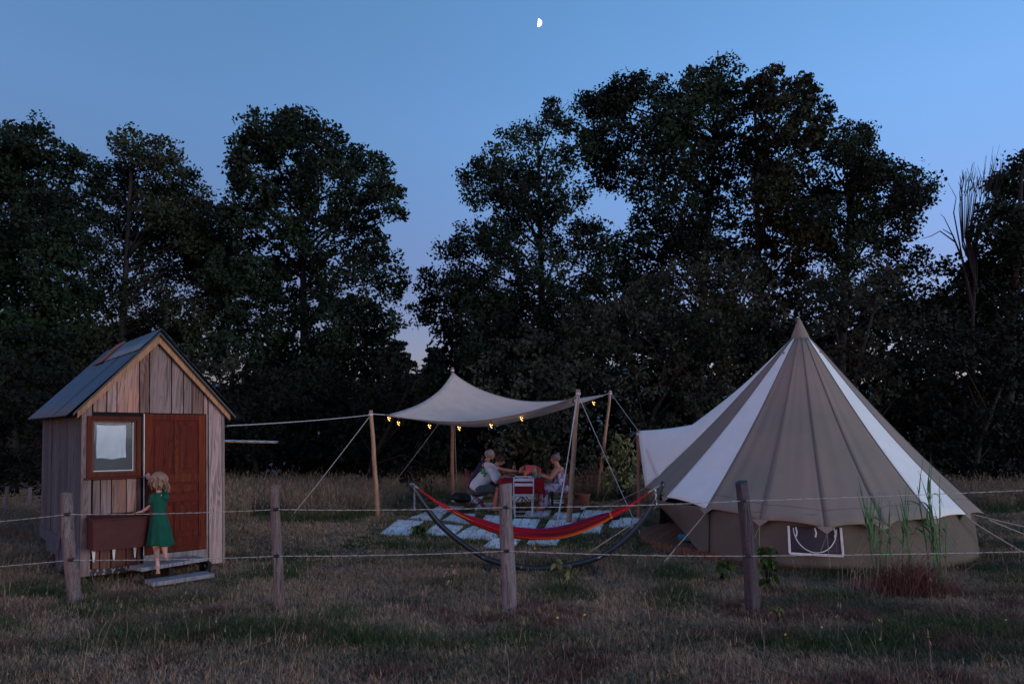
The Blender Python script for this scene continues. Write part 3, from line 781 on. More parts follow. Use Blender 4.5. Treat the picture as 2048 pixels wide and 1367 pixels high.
# under the window
ue = [.115] + [HF(x, 990)[0] for x in (201, 223, 253, 274)] + [u_dl - .035]
for a, b_ in zip(ue[:-1], ue[1:]):
    board(a + G_ / 2, b_ - G_ / 2, .50, w_wb - .03)
    board(a + G_ / 2, b_ - G_ / 2, .17 + R.uniform(-.01, .01), .496, M_LOW)
board(u_wr + .022, u_dl - .012, w_wb - .026, w_dt + .008)
# bottom strips with flaking paint, door sill
hbox(.10, u_dl, -.014, .03, .10, .165).build('chassis_rail', M_TRAIL, hut)
hbox(u_dl - .01, u_dr + .01, -.02, .03, .165, .262).build('sill', M_STEP, hut)
hbox(u_dl + .1, u_dr + .0, -.012, .03, .13, .162).build('chassis_rail', M_TRAIL, hut)
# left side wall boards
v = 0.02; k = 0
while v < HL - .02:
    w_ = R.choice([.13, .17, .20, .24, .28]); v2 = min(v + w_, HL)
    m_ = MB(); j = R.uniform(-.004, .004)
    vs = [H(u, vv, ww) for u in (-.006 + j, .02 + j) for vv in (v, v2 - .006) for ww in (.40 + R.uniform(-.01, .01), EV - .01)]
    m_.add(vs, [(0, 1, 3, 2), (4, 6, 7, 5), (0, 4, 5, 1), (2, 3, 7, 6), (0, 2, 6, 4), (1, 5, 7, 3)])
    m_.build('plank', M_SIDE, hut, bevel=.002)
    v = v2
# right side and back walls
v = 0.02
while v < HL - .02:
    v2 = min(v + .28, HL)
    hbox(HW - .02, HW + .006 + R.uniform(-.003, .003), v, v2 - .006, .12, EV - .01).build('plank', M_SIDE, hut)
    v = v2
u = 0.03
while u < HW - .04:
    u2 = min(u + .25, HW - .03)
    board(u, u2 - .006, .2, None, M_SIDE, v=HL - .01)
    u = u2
# lower skirt panel with wheel arch, wheel
wc_v, wc_r = .95, .29
sk = []
for i in range(25):
    vv = i / 24 * HL; lo = .17
    dz = wc_r + .04
    if abs(vv - wc_v) < dz: lo = max(lo, .05 + .20 + math.sqrt(dz * dz - (vv - wc_v) ** 2) - .10)
    sk.append((vv, lo + (.10 if vv > HL * .78 else 0)))
m_ = MB().grid([[H(-.012, vv, lo) for vv, lo in sk], [H(-.012, vv, .42) for vv, lo in sk]])
m_.build('skirt_panel', M_DUSTY, hut, solid=.02)
ctr = H(.04, wc_v, .27)
def ring(mb, c, ax, prof, n=28):
    ax = ax.normalized(); x = Vector((0, 0, 1)); y = ax.cross(x).normalized()
    P = []
    for r_, o_ in prof:
        P.append([c + ax * o_ + (x * math.cos(2 * math.pi * k / n) + y * math.sin(2 * math.pi * k / n)) * r_ for k in range(n)])
    return mb.grid(P, True)
wm = ring(MB(), ctr, HU, [(.17, -.07), (.25, -.085), (.275, -.06), (.28, 0), (.275, .06), (.25, .085), (.17, .07), (.17, -.07)]).build('wheel', M_TYRE, hut, smooth=True)
ORG[wm.name] = ORG[hut.name]
ring(MB(), ctr, HU, [(.01, -.03), (.05, -.05), (.10, -.03), (.165, -.05), (.172, -.07), (.172, .06)]).build('rim', M_DUSTY, wm, smooth=True)
hbox(.15, HW - .15, .1, HL - .1, .12, .20).build('chassis', M_BLACK, hut)

# roof: corrugated sheets on both slopes, ridge cap, barge boards
ov_f, ov_b = -.17, HL + .13
def slope(side, q, v, lift=0.0):
    """q 0 at ridge .. 1 at the eave edge"""
    ue_ = (-.17 if side < 0 else HW + .17)
    k_ = (AP - EV) / (HW / 2)
    wr = AP + .075; we = AP + .075 - (HW / 2 + .17) * k_ * .97
    uu = HW / 2 + (ue_ - HW / 2) * q; ww = wr + (we - wr) * q
    return H(uu, v, ww + lift)
for side in (-1, 1):
    nsh = 3; wv = (ov_b - ov_f) / nsh
    for sidx in range(nsh):
        v0 = ov_f + sidx * wv - (.03 if sidx else 0); v1 = ov_f + (sidx + 1) * wv
        n = 40; P = []
        for i in range(n + 1):
            vv = v0 + (v1 - v0) * i / n
            ph = 2 * math.pi * (vv / .085)
            lf = .010 * math.sin(ph) + .003 * sidx
            P.append([slope(side, q, vv, lf) for q in (0, .25, .5, .75, 1.0)])
        MB().grid(P).build('roof_sheet', M_ROOF, hut, smooth=True, solid=.004)
# ridge cap covers the top of the left slope (lighter sheet), rusty end piece
n = 30
MB().grid([[slope(-1, q, ov_f - .01 + (HL * .66) * i / n, .022 + .003 * math.sin(i * 1.3)) for q in (-.0, .12, .27)] for i in range(n + 1)]).build('ridge_cap', M_CAP, hut, smooth=True, solid=.004)
MB().grid([[slope(1, q, ov_f - .01 + (HL * .66) * i / n, .022) for q in (0, .10, .2)] for i in range(n + 1)]).build('ridge_cap', M_CAP, hut, smooth=True, solid=.004)
MB().grid([[slope(-1, q, HL * .60 + (HL * .20) * i / 10, .045 - .01 * i / 10) for q in (0, .12, .3)] for i in range(11)]).build('ridge_cap', M_RUST, hut, solid=.012, label='rusty brown sheet at the back of the ridge')
for side in (-1, 1):
    ue_ = -.055 if side < 0 else HW + .055
    k_ = (AP - EV) / (HW / 2)
    top = (HW / 2, AP + .035); bot = (ue_, AP + .035 - (HW / 2 + .055) * k_)
    dn = -.085
    m_ = hprism([top, bot, (bot[0] - side * .0, bot[1] + dn), (top[0], top[1] + dn * 1.25)], -.075, -.03)
    m_.build('barge_board', M_TRIM, hut, bevel=.003)
    ue2 = ue_ + side * .05
    hprism([(HW / 2, AP + .062), (ue2, AP + .062 - (HW / 2 + .105) * k_), (ue2, AP + .03 - (HW / 2 + .105) * k_), (HW / 2, AP + .03)], -.13, -.02).build('verge', M_BLACK, hut)

# door: slab with raised stiles and rails, recessed panels
door = hbox(u_dl, u_dr, .004, .03, w_db, w_dt).build('door', M_DOOR, hut, bevel=.002)
DW = u_dr - u_dl; DH = w_dt - w_db
def dsub(name, a, b_, c_, d_, v0, v1, mat=M_DOOR, bev=.003):
    hbox(u_dl + a * DW, u_dl + b_ * DW, v0, v1, w_db + c_ * DH, w_db + d_ * DH).build(name, mat, door, bevel=bev)
dsub('stile', 0.0, .12, 0, 1, -.012, .004); dsub('stile', .88, 1, 0, 1, -.012, .004)
dsub('rail', .12, .88, .955, 1.0, -.0115, .0045); dsub('rail', .12, .88, .50, .56, -.0115, .0045)
dsub('rail', .12, .88, .36, .41, -.0115, .0045); dsub('rail', .12, .88, 0, .10, -.0115, .0045)
dsub('rail', .47, .53, .56, .955, -.011, .005); dsub('rail', .47, .53, .10, .36, -.011, .005)
for (a, b_, c_, d_) in ((.16, .43, .60, .92), (.57, .84, .60, .92), (.16, .84, .43, .48), (.16, .43, .14, .33), (.57, .84, .14, .33)):
    dsub('panel', a, b_, c_, d_, -.003, .0035)
hbox(u_dl - .012, u_dl - .004, -.016, .004, w_db - .02, w_dt).build('door_edge_strip', M_WHITE, hut)
# window; its back board carries the room's darkness as colour
fw = .05
wf = hbox(u_wl, u_wr, .022, .032, w_wb, w_wt).build('window', M_DARK, hut)
for (n_, a, b_, c_, d_) in (('frame', u_wl, u_wl + fw, w_wb, w_wt), ('frame', u_wr - fw, u_wr, w_wb, w_wt), ('frame', u_wl + fw, u_wr - fw, w_wt - fw, w_wt), ('frame', u_wl + fw, u_wr - fw, w_wb, w_wb + fw)):
    hbox(a, b_, -.035, .022, c_, d_).build(n_, M_FRAME, wf, bevel=.004)
hbox(u_wl - .02, u_wr + .02, -.055, .01, w_wb - .022, w_wb - .002).build('sill', M_FRAME, wf, bevel=.004)
i0, i1, j0, j1 = u_wl + fw, u_wr - fw, w_wb + fw, w_wt - fw
sw_ = .022
for (a, b_, c_, d_) in ((i0, i0 + sw_, j0, j1), (i1 - sw_ * 1.4, i1, j0, j1), (i0 + sw_, i1 - sw_ * 1.4, j1 - sw_, j1), (i0 + sw_, i1 - sw_ * 1.4, j0, j0 + sw_)):
    hbox(a, b_, -.008, .020, c_, d_).build('sash', M_LOW, wf)
for (a, b_, c_, d_) in ((i0 + .02, i1 - .03, j0 + .018, j0 + .026), (i1 - .038, i1 - .031, j0 + .026, j1 - .02)):
    hbox(a, b_, -.012, -.0085, c_, d_).build('bead', M_WHITE, wf)
hbox(i0 + sw_, i1 - sw_, .0, .003, j0 + sw_, j1 - sw_).build('pane', M_CLEAR, wf)
P = []
c0, c1 = HF(194, 849), HF(252, 915)
for i in range(25):
    tt = i / 24; row = []
    for j in range(20):
        s_ = j / 19
        uu = c0[0] + (c1[0] - c0[0]) * tt; ww = c0[1] + (c1[1] - c0[1]) * s_ + .006 * math.sin(tt * 9) * s_ - .006 * math.sin(tt * 3.1)
        row.append(H(uu + .003 * math.sin(s_ * 7), .0115 - .006 * abs(math.sin(tt * 13 + s_ * 2)) * (.3 + .7 * s_), ww))
    P.append(row)
MB().grid(P).build('curtain', M_WCLOTH, wf, smooth=True)
# box shelf under the window with white brackets
b0 = HF(176, 1027)[0] - .01; b1 = u_dl - .02; bt, bb = .775, .415
bx = MB(); dv = -.30
bx.add([H(b0, -.014, bt), H(b1, -.014, bt), H(b0, dv, bt - .05), H(b1, dv, bt - .05), H(b0, -.014, bb), H(b1, -.014, bb), H(b0, dv, bb + .0), H(b1, dv, bb + .0)],
       [(0, 1, 3, 2), (4, 5, 7, 6), (0, 4, 6, 2), (1, 5, 7, 3), (2, 3, 7, 6), (0, 1, 5, 4)])
boxo = bx.build('wall_box', M_BOX, hut, bevel=.004)
hbox(b0 - .015, b1 + .01, dv - .02, -.016, bt - .048, bt - .03).xf(Matrix.Identity(4)).build('lid', M_BOX, boxo, bevel=.004)
for k in range(1, 4):
    w0 = bb + (bt - .055 - bb) * k / 4
    hbox(b0 + .005, b1 - .005, dv - .006, dv - .001, w0 - .085, w0 - .004).build('slat', M_BOX, boxo, bevel=.002)
for px_ in (186, 226, 268):
    uu = HF(px_, 1100)[0]
    m_ = MB().prism([H(uu - .02, -.02, bb - .002), H(uu + .02, -.02, bb - .002), H(uu + .006, -.02, bb - .16), H(uu - .006, -.02, bb - .16)], H(0, -.05, 0) - H(0, -.02, 0))
    m_.build('bracket', M_WHITE, hut)
# side flap held out level on the right wall
fl = hbox(HW + .01, HW + .80, .25, 1.0, 1.572, 1.587)
for i, q in enumerate(fl.v):
    uu = (q - FLc).dot(HU)
    q.z -= max(0, uu - HW) * .03
flap = fl.build('side_flap', M_TRIM, hut)
P = []
for i in range(30):
    uu = HW + .012 + .80 * i / 29
    P.append([H(uu, vv, 1.60 + .005 * math.sin(i * 1.2) - max(0, uu - HW) * .03) for vv in (.22, .6, 1.03)])
for row in P: row.insert(0, row[0] + Vector((0, 0, -.012)))
MB().grid(P).build('cover_sheet', mk('zinc_sheet', (.26, .32, .40), (.2, .25, .32), 4, .5), flap, smooth=True, solid=.004)
# steps
def tread(p0, p1, dep, th, label):
    d_ = (p1 - p0).normalized(); nrm = Vector((-d_.y, d_.x, 0))
    m_ = MB(); rows = []
    for i in range(9):
        t = i / 8; q = p0.lerp(p1, t); wob = .004 * math.sin(i * 2.1)
        rows.append([q + nrm * (0 + wob), q + nrm * dep, q + nrm * dep - Vector((0, 0, th)), q + nrm * wob - Vector((0, 0, th))])
    m_.grid(rows, True)
    m_.f.append((0, 1, 2, 3)); b = 8 * 4; m_.f.append((b, b + 1, b + 2, b + 3))
    m_.build('step', M_STEP, hut, label=label, bevel=.004)
tread(PZ(284, 1135, .225), PZ(414, 1114, .225), .26, .04, 'upper grey step board')
tread(PZ(306, 1164, .085), PZ(429, 1146, .085), .24, .045, 'lower grey step board')
q0 = PZ(330, 1125, .19)
for pz_ in ((315, 1150), (395, 1138)):
    a = PZ(*pz_, .12)
    m_ = MB().box((a.x - .02, a.y + .25, .09), (.04, .3, .17), Matrix.Rotation(HA, 3, 'Z')).build('step_support', M_TRUNK, hut)
hk = MB().tube([PY(449, 851, 8.95), PY(456, 851, 8.93)], .012, 6).build('rope_hook', M_CHAIN, hut)

# ------------------------------------------------------------------ near fence
def rope(mb, a, b, r, sag=0.0, n=10, k=6):
    a = Vector(a); b = Vector(b)
    mb.tube([a.lerp(b, i / n) - Vector((0, 0, sag * 4 * (i / n) * (1 - i / n))) for i in range(n + 1)], r, k)
FY = 6.78
posts = [((133, 986), (150, 1208), 7.05, .058, M_POST, 'grey fence post in front of the hut corner'),
         ((552, 971), (557, 1224), FY, .045, M_POST, 'slim grey fence post right of the hut steps'),
         ((1012, 968), (1017, 1222), FY, .064, M_POST, 'thick grey split fence post in front of the table'),
         ((1484, 963), (1508, 1226), FY, .060, M_POSTD, 'dark leaning fence post in front of the tent')]
fence = thing('wire_fence', 'wire fence on four weathered posts across the foreground, two twisted white strands', 'fence', (0, FY, 0))
postobj = []
for (t_, b_, yy, r_, m_, lab) in posts:
    bt_ = PY(*b_, yy); bt_.z = -.05; tp = PY(*t_, yy)
    pts = []; n = 20
    mb = MB()
    rows = []
    ph = R.uniform(0, 6)
    for i in range(n + 1):
        t = i / n; c_ = bt_.lerp(tp, t) + Vector((.010 * math.sin(t * 5 + ph), .006 * math.cos(t * 4 + ph), 0))
        row = []
        for k in range(40):
            a = 2 * math.pi * k / 40
            rr_ = r_ * (1.12 - .17 * t) * (1 + .12 * noise.noise(Vector((math.cos(a) * 1.6, math.sin(a) * 1.6, t * 3 + ph))) + .04 * math.sin(a * 5 + ph + t) + .10 * min(0, noise.noise(Vector((a * 3.5, ph, t * 1.2))) + .05) * 3)
            dz = 0
            if i == n: dz = .015 * math.cos(a + ph)
            row.append(c_ + Vector((rr_ * math.cos(a), rr_ * math.sin(a), dz)))
        rows.append(row)
    mb.grid(rows, True)
    mb.f.append(tuple(len(mb.v) - 40 + k for k in range(40)))
    o = mb.build('fence_post', m_, fence, smooth=False, label=lab, bevel=0)
    for p_ in o.data.polygons: p_.use_smooth = len(p_.vertices) == 4
    postobj.append((o, r_, bt_, tp))
def atpost(i, py):
    o, r_, b_, t_ = postobj[i]
    px0 = posts[i][0][0] + (posts[i][1][0] - posts[i][0][0]) * (py - posts[i][0][1]) / (posts[i][1][1] - posts[i][0][1])
    return PY(px0, py, posts[i][2] - r_ - .012)
for wire in ([(-260, 1062, 7.3), 1028, 1018, 1014, 1001, (2400, 962, 6.7)], [(-260, 1148, 7.3), 1119, 1111, 1101, 1111, (2400, 1092, 6.7)]):
    P_ = []
    for i, w_ in enumerate(wire):
        P_.append(PY(*w_) if isinstance(w_, tuple) else atpost(i - 1, w_))
    # two twisted strands
    for st, mt in ((0, M_ROPE), (1, M_ROPE2)):
        mb = MB(); path = []
        for a, b_ in zip(P_[:-1], P_[1:]):
            n = max(8, int((b_ - a).length / .035))
            for i in range(n):
                q = a.lerp(b_, i / n); an = len(path) * 1.25 + st * math.pi
                sag = -.014 * 4 * (i / n) * (1 - i / n)
                path.append(q + Vector((0, .0028 * math.cos(an), .0028 * math.sin(an) + sag)))
        mb.tube(path, .0021, 5)
        mb.build('wire', mt, fence, fixn=False, smooth=True)
    for i in range(4):
        q = atpost(i, wire[i + 1])
        ins = MB().tube([q + Vector((-.006, .03, 0)), q + Vector((-.006, -.008, 0))], .018, 10)
        ins.tube([q + Vector((-.03, .0, .004)), q + Vector((.018, .0, -.002))], .012, 8)
        ins.build('insulator', M_BLACK, postobj[i][0], smooth=False)
# small post fence far left
f2 = thing('wire_fence', 'far wire fence with two thin pale posts beyond the hut, at the left edge', 'fence', PZ(40, 1035).xy.to_3d())
fp = []
for (tx, ty, bx_, by_) in ((15, 972, 8, 1042), (61, 974, 57, 1030)):
    b_ = PZ(bx_, by_); t_ = PY(tx, ty, b_.y)
    MB().tube([b_, b_.lerp(t_, .5), t_], [.042, .038, .036], 8).build('fence_post', M_POST, f2)
    fp.append((b_, t_))
mb = MB()
for q in (.35, .68):
    a = fp[0][0].lerp(fp[0][1], q); b_ = fp[1][0].lerp(fp[1][1], q)
    m_ = MB().tube([a + (a - b_) * 2.2 + Vector((0, -.05, 0)), a - Vector((0, .05, 0)), b_ - Vector((0, .05, 0)), b_ + (b_ - a) * 2.5 - Vector((0, .05, 0))], .004, 4)
    m_.build('wire', M_ROPE2, f2)

# ------------------------------------------------------------------ bell tent
TC = Vector((4.46, 11.0, 0)); RE = 2.475; RW = 2.32; ZE = .56; ZB = .13
apex = PY(1598, 637, 11.0); apex.x = TC.x + (apex.x - TC.x) * 1.0
tent = thing('bell_tent', 'large round bell tent with taupe and cream striped canvas', 'tent', TC)
fd = Vector((-TC.x, -TC.y, 0)).normalized(); fr = Vector((-fd.y, fd.x, 0))
def tdir(deg):
    a = math.radians(deg)      # 0 faces the camera, positive to the picture's right
    return fd * math.cos(a) - fr * math.sin(a) * (-1 if fr.x > 0 else 1)
ZC = apex.z - .34
def tpt(deg, t, pull=0.0):
    """t 0 at the cap, 1 at the eave; slight inward curve of the cone, pegged seams stay taut"""
    r_ = .155 + (RE - .155) * (t ** 1.03)
    r_ -= .045 * math.sin(math.pi * t) + pull * math.sin(math.pi * min(1, t * 1.0) * .5) * t
    z = ZC + (ZE - ZC) * t
    return TC + Vector((apex.x - TC.x, 0, 0)) * (1 - t) + tdir(deg) * r_ + Vector((0, 0, z))
COLS = {-53: 'c', -73: 'g', -93: 'c', -33: 'g', -13: 'g', 7: 'g', 27: 'g', 47: 'c', 67: 'g', 87: 'c'}
AWN = PY(1277, 861, 13.75); AWNL = PY(1291, 975, 13.2)
GB = [-95, -58.5, -47.5, -30, -12, 7.5, 26, 43, 61, 84, 107, 127, 147, 167, 187, 207, 227, 246, 265]
GC = 'cgcggggcgcgcgcgcgc'
# where each seam is pegged at the eave (front seams as seen, the rest round the circle)
SEND = {1: AWNL}
for k_, (x_, y_) in {2: (1331, 994), 3: (1412, 1017), 4: (1520, 1040), 5: (1652, 1055), 6: (1768, 1050), 7: (1868, 1038), 8: (1934, 1029)}.items():
    SEND[k_] = PY(x_, y_, tpt(GB[k_], 1).y + (.35 if k_ == 2 else 0))
def send(k): return SEND.get(k) or tpt(GB[k], 1.0)
AWJ = PY(1384, 849, 13.0)
def seam_pt(k, t):
    k = k % 18
    if k == 0:
        c0 = tpt(GB[0], 0)
        if t < .5:
            p = c0.lerp(AWJ, t * 2); p += Vector((.05, 0, -.03)) * math.sin(math.pi * t * 2); return p
        q = (t - .5) * 2; p = AWJ.lerp(AWN, q); p.z -= .02 * math.sin(math.pi * q); return p
    p = tpt(GB[k], 0).lerp(send(k), t)
    return p - (tdir(GB[k]) * .06 - Vector((0, 0, -.02))) * math.sin(math.pi * t ** 1.2)
for k in range(18):
    a0, a1 = GB[k], GB[k + 1]; da = a1 - a0
    mt = {'c': M_CREAM, 'g': M_GREY}[GC[k]]
    P = []
    for i in range(29):
        t = i / 28; row = []
        A_, B_ = seam_pt(k, t), seam_pt(k + 1, t)
        e_ = max(0, (t - .86) / .14)
        for j in range(13):
            s_ = j / 12; dg = a0 + da * s_
            bulge = 4 * s_ * (1 - s_)
            p = A_.lerp(B_, s_)
            if 0 < k < 17: p += tdir(dg) * (.012 * bulge * t)
            # long wrinkles beside the seams, where the pegged rope pulls the cloth
            wr = .024 * t * (math.exp(-((s_ - .12) / .05) ** 2) - .8 * math.exp(-((s_ - .24) / .07) ** 2) - .5 * math.exp(-((s_ - .86) / .05) ** 2)) * (.6 + .5 * math.sin(k * 2.3))
            wr += .007 * bulge * math.sin(s_ * 15 + k * 2 + t * 3) * t
            if k > 0: p += tdir(dg) * wr
            else: p += Vector((-.02, -.02, 0)) * bulge * t
            p.z += (.030 * bulge) * e_
            row.append(p)
        P.append(row)
    MB().grid(P).build('canvas_panel', mt, tent, smooth=True, solid=.004, label=('cream' if mt is M_CREAM else 'taupe') + ' canvas panel of the tent')
    if k > 0:
        pts = [P[i][0] + tdir(a0) * .004 for i in range(29)]
        MB().tube(pts, .007, 5).build('seam', M_SEAM, tent, smooth=True)
    if k > 1 and mt is M_GREY:
        MB().tube([q + tdir(a0 + da * j / 12) * .003 for j, q in enumerate(P[26])], .004, 4).build('hem_seam', M_SEAM, tent, smooth=True)
MB().lathe(TC + Vector((apex.x - TC.x, 0, 0)), [(.005, apex.z + .02), (.05, apex.z - .09), (.12, apex.z - .26), (.175, apex.z - .40), (.165, apex.z - .405)], 20).build('peak_cap', M_GREY, tent, smooth=True, solid=.004)
for a_ in (-43, 57):
    q = tpt(a_, .09); MB().prism([q + tdir(a_) * .0 + Vector((-.05, 0, 0)), q + Vector((.05, 0, 0)), q + tdir(a_) * .07 + Vector((0, 0, -.02))], (0, 0, .012)).build('vent_flap', M_GREY, tent)
# wall
def wz(deg): return TC + tdir(deg) * RW
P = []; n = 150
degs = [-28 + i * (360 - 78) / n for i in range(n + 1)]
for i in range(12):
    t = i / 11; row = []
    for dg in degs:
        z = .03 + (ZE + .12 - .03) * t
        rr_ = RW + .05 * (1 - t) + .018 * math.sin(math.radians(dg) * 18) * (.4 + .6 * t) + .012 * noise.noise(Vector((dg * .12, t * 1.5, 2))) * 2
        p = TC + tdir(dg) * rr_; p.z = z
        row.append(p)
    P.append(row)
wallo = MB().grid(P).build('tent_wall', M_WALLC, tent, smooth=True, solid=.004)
# door flap pulled inwards on the left side (free edge sweeps from eave to the deck)
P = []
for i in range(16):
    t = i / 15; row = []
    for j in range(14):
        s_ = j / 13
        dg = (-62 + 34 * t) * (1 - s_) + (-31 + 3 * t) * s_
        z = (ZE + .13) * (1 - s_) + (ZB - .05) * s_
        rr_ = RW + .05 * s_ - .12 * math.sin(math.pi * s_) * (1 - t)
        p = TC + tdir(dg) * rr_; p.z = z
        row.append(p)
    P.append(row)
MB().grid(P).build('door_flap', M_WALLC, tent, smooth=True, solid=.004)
# mesh window with white piping, half round zip
wa0, wa1 = -2.2, 12.4
def wwall(dg, z, o_=.055): 
    p = TC + tdir(dg) * (RW + o_ + .045 * (1 - (z - ZB) / (ZE - ZB))); p.z = z
    return p
zt, zb = .53, .20
MB().grid([[wwall(wa0 + (wa1 - wa0) * i / 12, zb + (zt - zb) * j / 6, .028) for j in range(7)] for i in range(13)]).build('mesh_window', M_MESHW, tent, smooth=True, solid=.003)
mw = [o for o in COL.objects if o.name.startswith('mesh_window')][-1]
def band(pts, w_, name, mat=M_PIPE, par=None):
    P = []
    for i, p in enumerate(pts):
        t = (pts[min(i + 1, len(pts) - 1)] - pts[max(0, i - 1)]).normalized(); nn = t.cross(fd).normalized()
        P.append([p - nn * w_ / 2, p + nn * w_ / 2])
    return MB().grid(P).build(name, mat, par or mw, solid=.006)
ln = lambda a, b_, za, zb_, n=8: [wwall(a + (b_ - a) * i / n, za + (zb_ - za) * i / n, .04) for i in range(n + 1)]
band(ln(wa0, wa0, zt, zb), .028, 'piping'); band(ln(wa1, wa1, zt, zb), .028, 'piping'); band(ln(wa0, wa1, zb, zb, 14), .028, 'piping')
arc = []
for i in range(25):
    a = math.pi * i / 24
    dg = (wa0 + wa1) / 2 - (wa1 - wa0) / 2 * .82 * math.cos(a); z = zt - .02 - (zt - zb - .045) * math.sin(a)
    arc.append(wwall(dg, z, .043))
band(arc, .011, 'zip')
for dg in (wa0 + 2, (wa0 + wa1) / 2, wa1 - 2):
    band([wwall(dg, .52, .05), wwall(dg + .3, .46, .06), wwall(dg, .41, .055)], .018, 'toggle_strap')
# guy lines and peg-out tabs
def guy(a, b_, mat=M_ROPE2, r_=.006, name='guy_line', par=None, two=False):
    par = par or tent
    mb = MB(); rope(mb, a, b_, r_, .01, 6, 5)
    o = mb.build(name, mat, par, fixn=False)
    pk = MB().tube([Vector(b_) + Vector((.02, -.03, .05)), Vector(b_) - Vector((.0, -.03, .06))], .009, 6).build('peg', M_BLACK, par)
    q = Vector(a).lerp(Vector(b_), .62)
    MB().bar(q, q + (Vector(b_) - Vector(a)).normalized() * .06, .03, .012).build('slider', M_WHITE if mat is M_ROPE else M_SEAM, par)
    if two: 
        mb = MB(); rope(mb, q, Vector(b_) + Vector((.03, 0, 0)), r_, .0, 4, 5); mb.build(name, mat, par, fixn=False)
for k in range(18):
    a0 = GB[k]
    if k < 2: continue
    e_ = send(k) - Vector((0, 0, .03))
    # triangular tab under the seam
    side_v = tdir(a0 + 90) * .11; t1 = send(k) - side_v + Vector((0, 0, .012)); t2 = send(k) + side_v + Vector((0, 0, .012)); tip = send(k) + tdir(a0) * .04 - Vector((0, 0, .07))
    MB().add([t1, t2, tip], [(0, 1, 2)]).build('tab', M_GREY, tent, solid=.006)
    out = {-30: PZ(1322, 1128), 61: PZ(2075, 1120), 84: PZ(2110, 1090), 107: PZ(2150, 1075)}.get(a0)
    if out is None: out = TC + tdir(a0) * (RE + 1.0 + .3 * math.sin(k))
    if -20 < a0 < 50: out = TC + tdir(a0 + 2) * (RE + .12); 
    out.z = 0.0
    if -20 < a0 < 50: 
        mb = MB(); mb.tube([tip, TC + tdir(a0 + 1) * (RW + .1) + Vector((0, 0, .05))], .004, 5); mb.tube([tip, TC + tdir(a0 - 1.5) * (RW + .1) + Vector((0, 0, .22))], .004, 5)
        mb.build('guy_line', M_ROPE2, tent, fixn=False)
    else:
        guy(tip, out, two=(a0 == -30), r_=.007)
MB().tube([send(3) + Vector((.10, .2, -.02)), send(3) + Vector((.09, .2, -.36))], .006, 5).build('tie', M_ROPE, tent)
guy(AWNL, PZ(1165, 1032), r_=.006); guy(AWN, PZ(1200, 1010), r_=.006)
guy(send(2), PZ(1238, 1075) , r_=.006)
# centre pole inside
MB().tube([TC + Vector((0, 0, .1)), apex - Vector((0, 0, .05))], .03, 8).build('centre_pole', M_BAMBOOD, tent)

# deck under the tent: individual boards clipped to the round outline
DC = Vector((4.38, 11.04, 0)); DR = 2.33
deck = thing('tent_deck', 'round brown timber deck under the bell tent', 'deck', DC)
bw = .125; th_ = math.radians(64); dx = Vector((math.cos(th_), math.sin(th_), 0)); dy = Vector((-math.sin(th_), math.cos(th_), 0))
k = -24
while k * bw < DR:
    o0 = k * bw + .003; o1 = (k + 1) * bw - .003; k += 1
    if o0 < -DR + .02 or o1 > DR - .02: continue
    poly = []
    L0 = math.sqrt(DR ** 2 - o0 ** 2); L1 = math.sqrt(DR ** 2 - o1 ** 2)
    poly = [DC + dx * -L0 + dy * o0, DC + dx * L0 + dy * o0, DC + dx * L1 + dy * o1, DC + dx * -L1 + dy * o1]
    j = R.uniform(0, .003)
    MB().prism([p + Vector((0, 0, .105 - .028)) for p in poly], (0, 0, .028 + j)).build('plank', M_DECK, deck)
ring(MB(), DC + Vector((0, 0, .05)), Vector((0, 0, 1)), [(DR - .012, -.05), (DR + .004, -.05), (DR + .004, .048), (DR - .012, .048), (DR - .012, -.05)], 72)
rg = []
for (r_, z) in ((DR - .03, .0), (DR + .006, .0), (DR + .006, .076), (DR - .03, .076)):
    rg.append([DC + Vector((r_ * math.cos(a), r_ * math.sin(a), z)) for a in [2 * math.pi * k / 80 for k in range(80)]])
rg.append(rg[0])
MB().grid(rg, True).build('rim_board', M_DECK, deck)
q = PZ(1400, 1086, .12)
cs = MB().box((q.x + .12, q.y + .25, .175), (.62, .5, .10), Matrix.Rotation(math.radians(-35), 3, 'Z'))
cs.build('floor_cushion', M_BLUE, None, bevel=.03, label='blue floor cushion at the tent entrance on the deck', cat='cushion', origin=(q.x, q.y, .125))

# ------------------------------------------------------------------ canopy
PL = PY(742, 820, 13.55); PR = PY(1156, 778, 13.05); PRB = PY(1221, 780, 17.6); PP = PY(905, 734, 18.0)
def pole(tp, bpx, bpy_, yb, label, m_, r_=.038, grp='canopy poles'):
    b_ = PY(bpx, bpy_, yb); b_.z = -.03
    t = thing('bamboo_pole', label, 'pole', (b_.x, b_.y, 0), grp)
    n = 9; pts = []; rd = []
    for i in range(n + 1):
        q = b_.lerp(tp, i / n) + Vector((.005 * math.sin(i * 1.7 + bpx), 0, 0)); pts.append(q); rd.append(r_ * (1.12 - .25 * i / n))
    MB().tube(pts, rd, 10).build('cane', m_, t, smooth=True)
    for i in range(1, n):
        q = pts[i]; d_ = (pts[i + 1] - pts[i - 1]).normalized()
        MB().tube([q - d_ * .008, q + d_ * .008], rd[i] * 1.10, 10).build('node_ring', m_, t)
    q = pts[-1] - Vector((0, 0, .06)); MB().tube([q, q - Vector((0, 0, .05))], r_ * 1.05, 10).build('rope_knot', M_ROPE, t)
    return pts
pole(PL, 757, 1040, 13.8, 'leftmost canopy pole, short and leaning left', M_BAMBOO, .042)
pole(PR, 1137, 1048, 13.25, 'front right canopy pole, tall pale bamboo between hammock and chairs', M_BAMBOO, .046)
pole(PRB, 1195, 1000, 17.9, 'back right canopy pole in front of the pale shrub', M_BAMBOO, .042)
pole(PP, 905, 992, 18.2, 'canopy pole under the raised peak, left of the diners', M_BAMBOOD, .045)
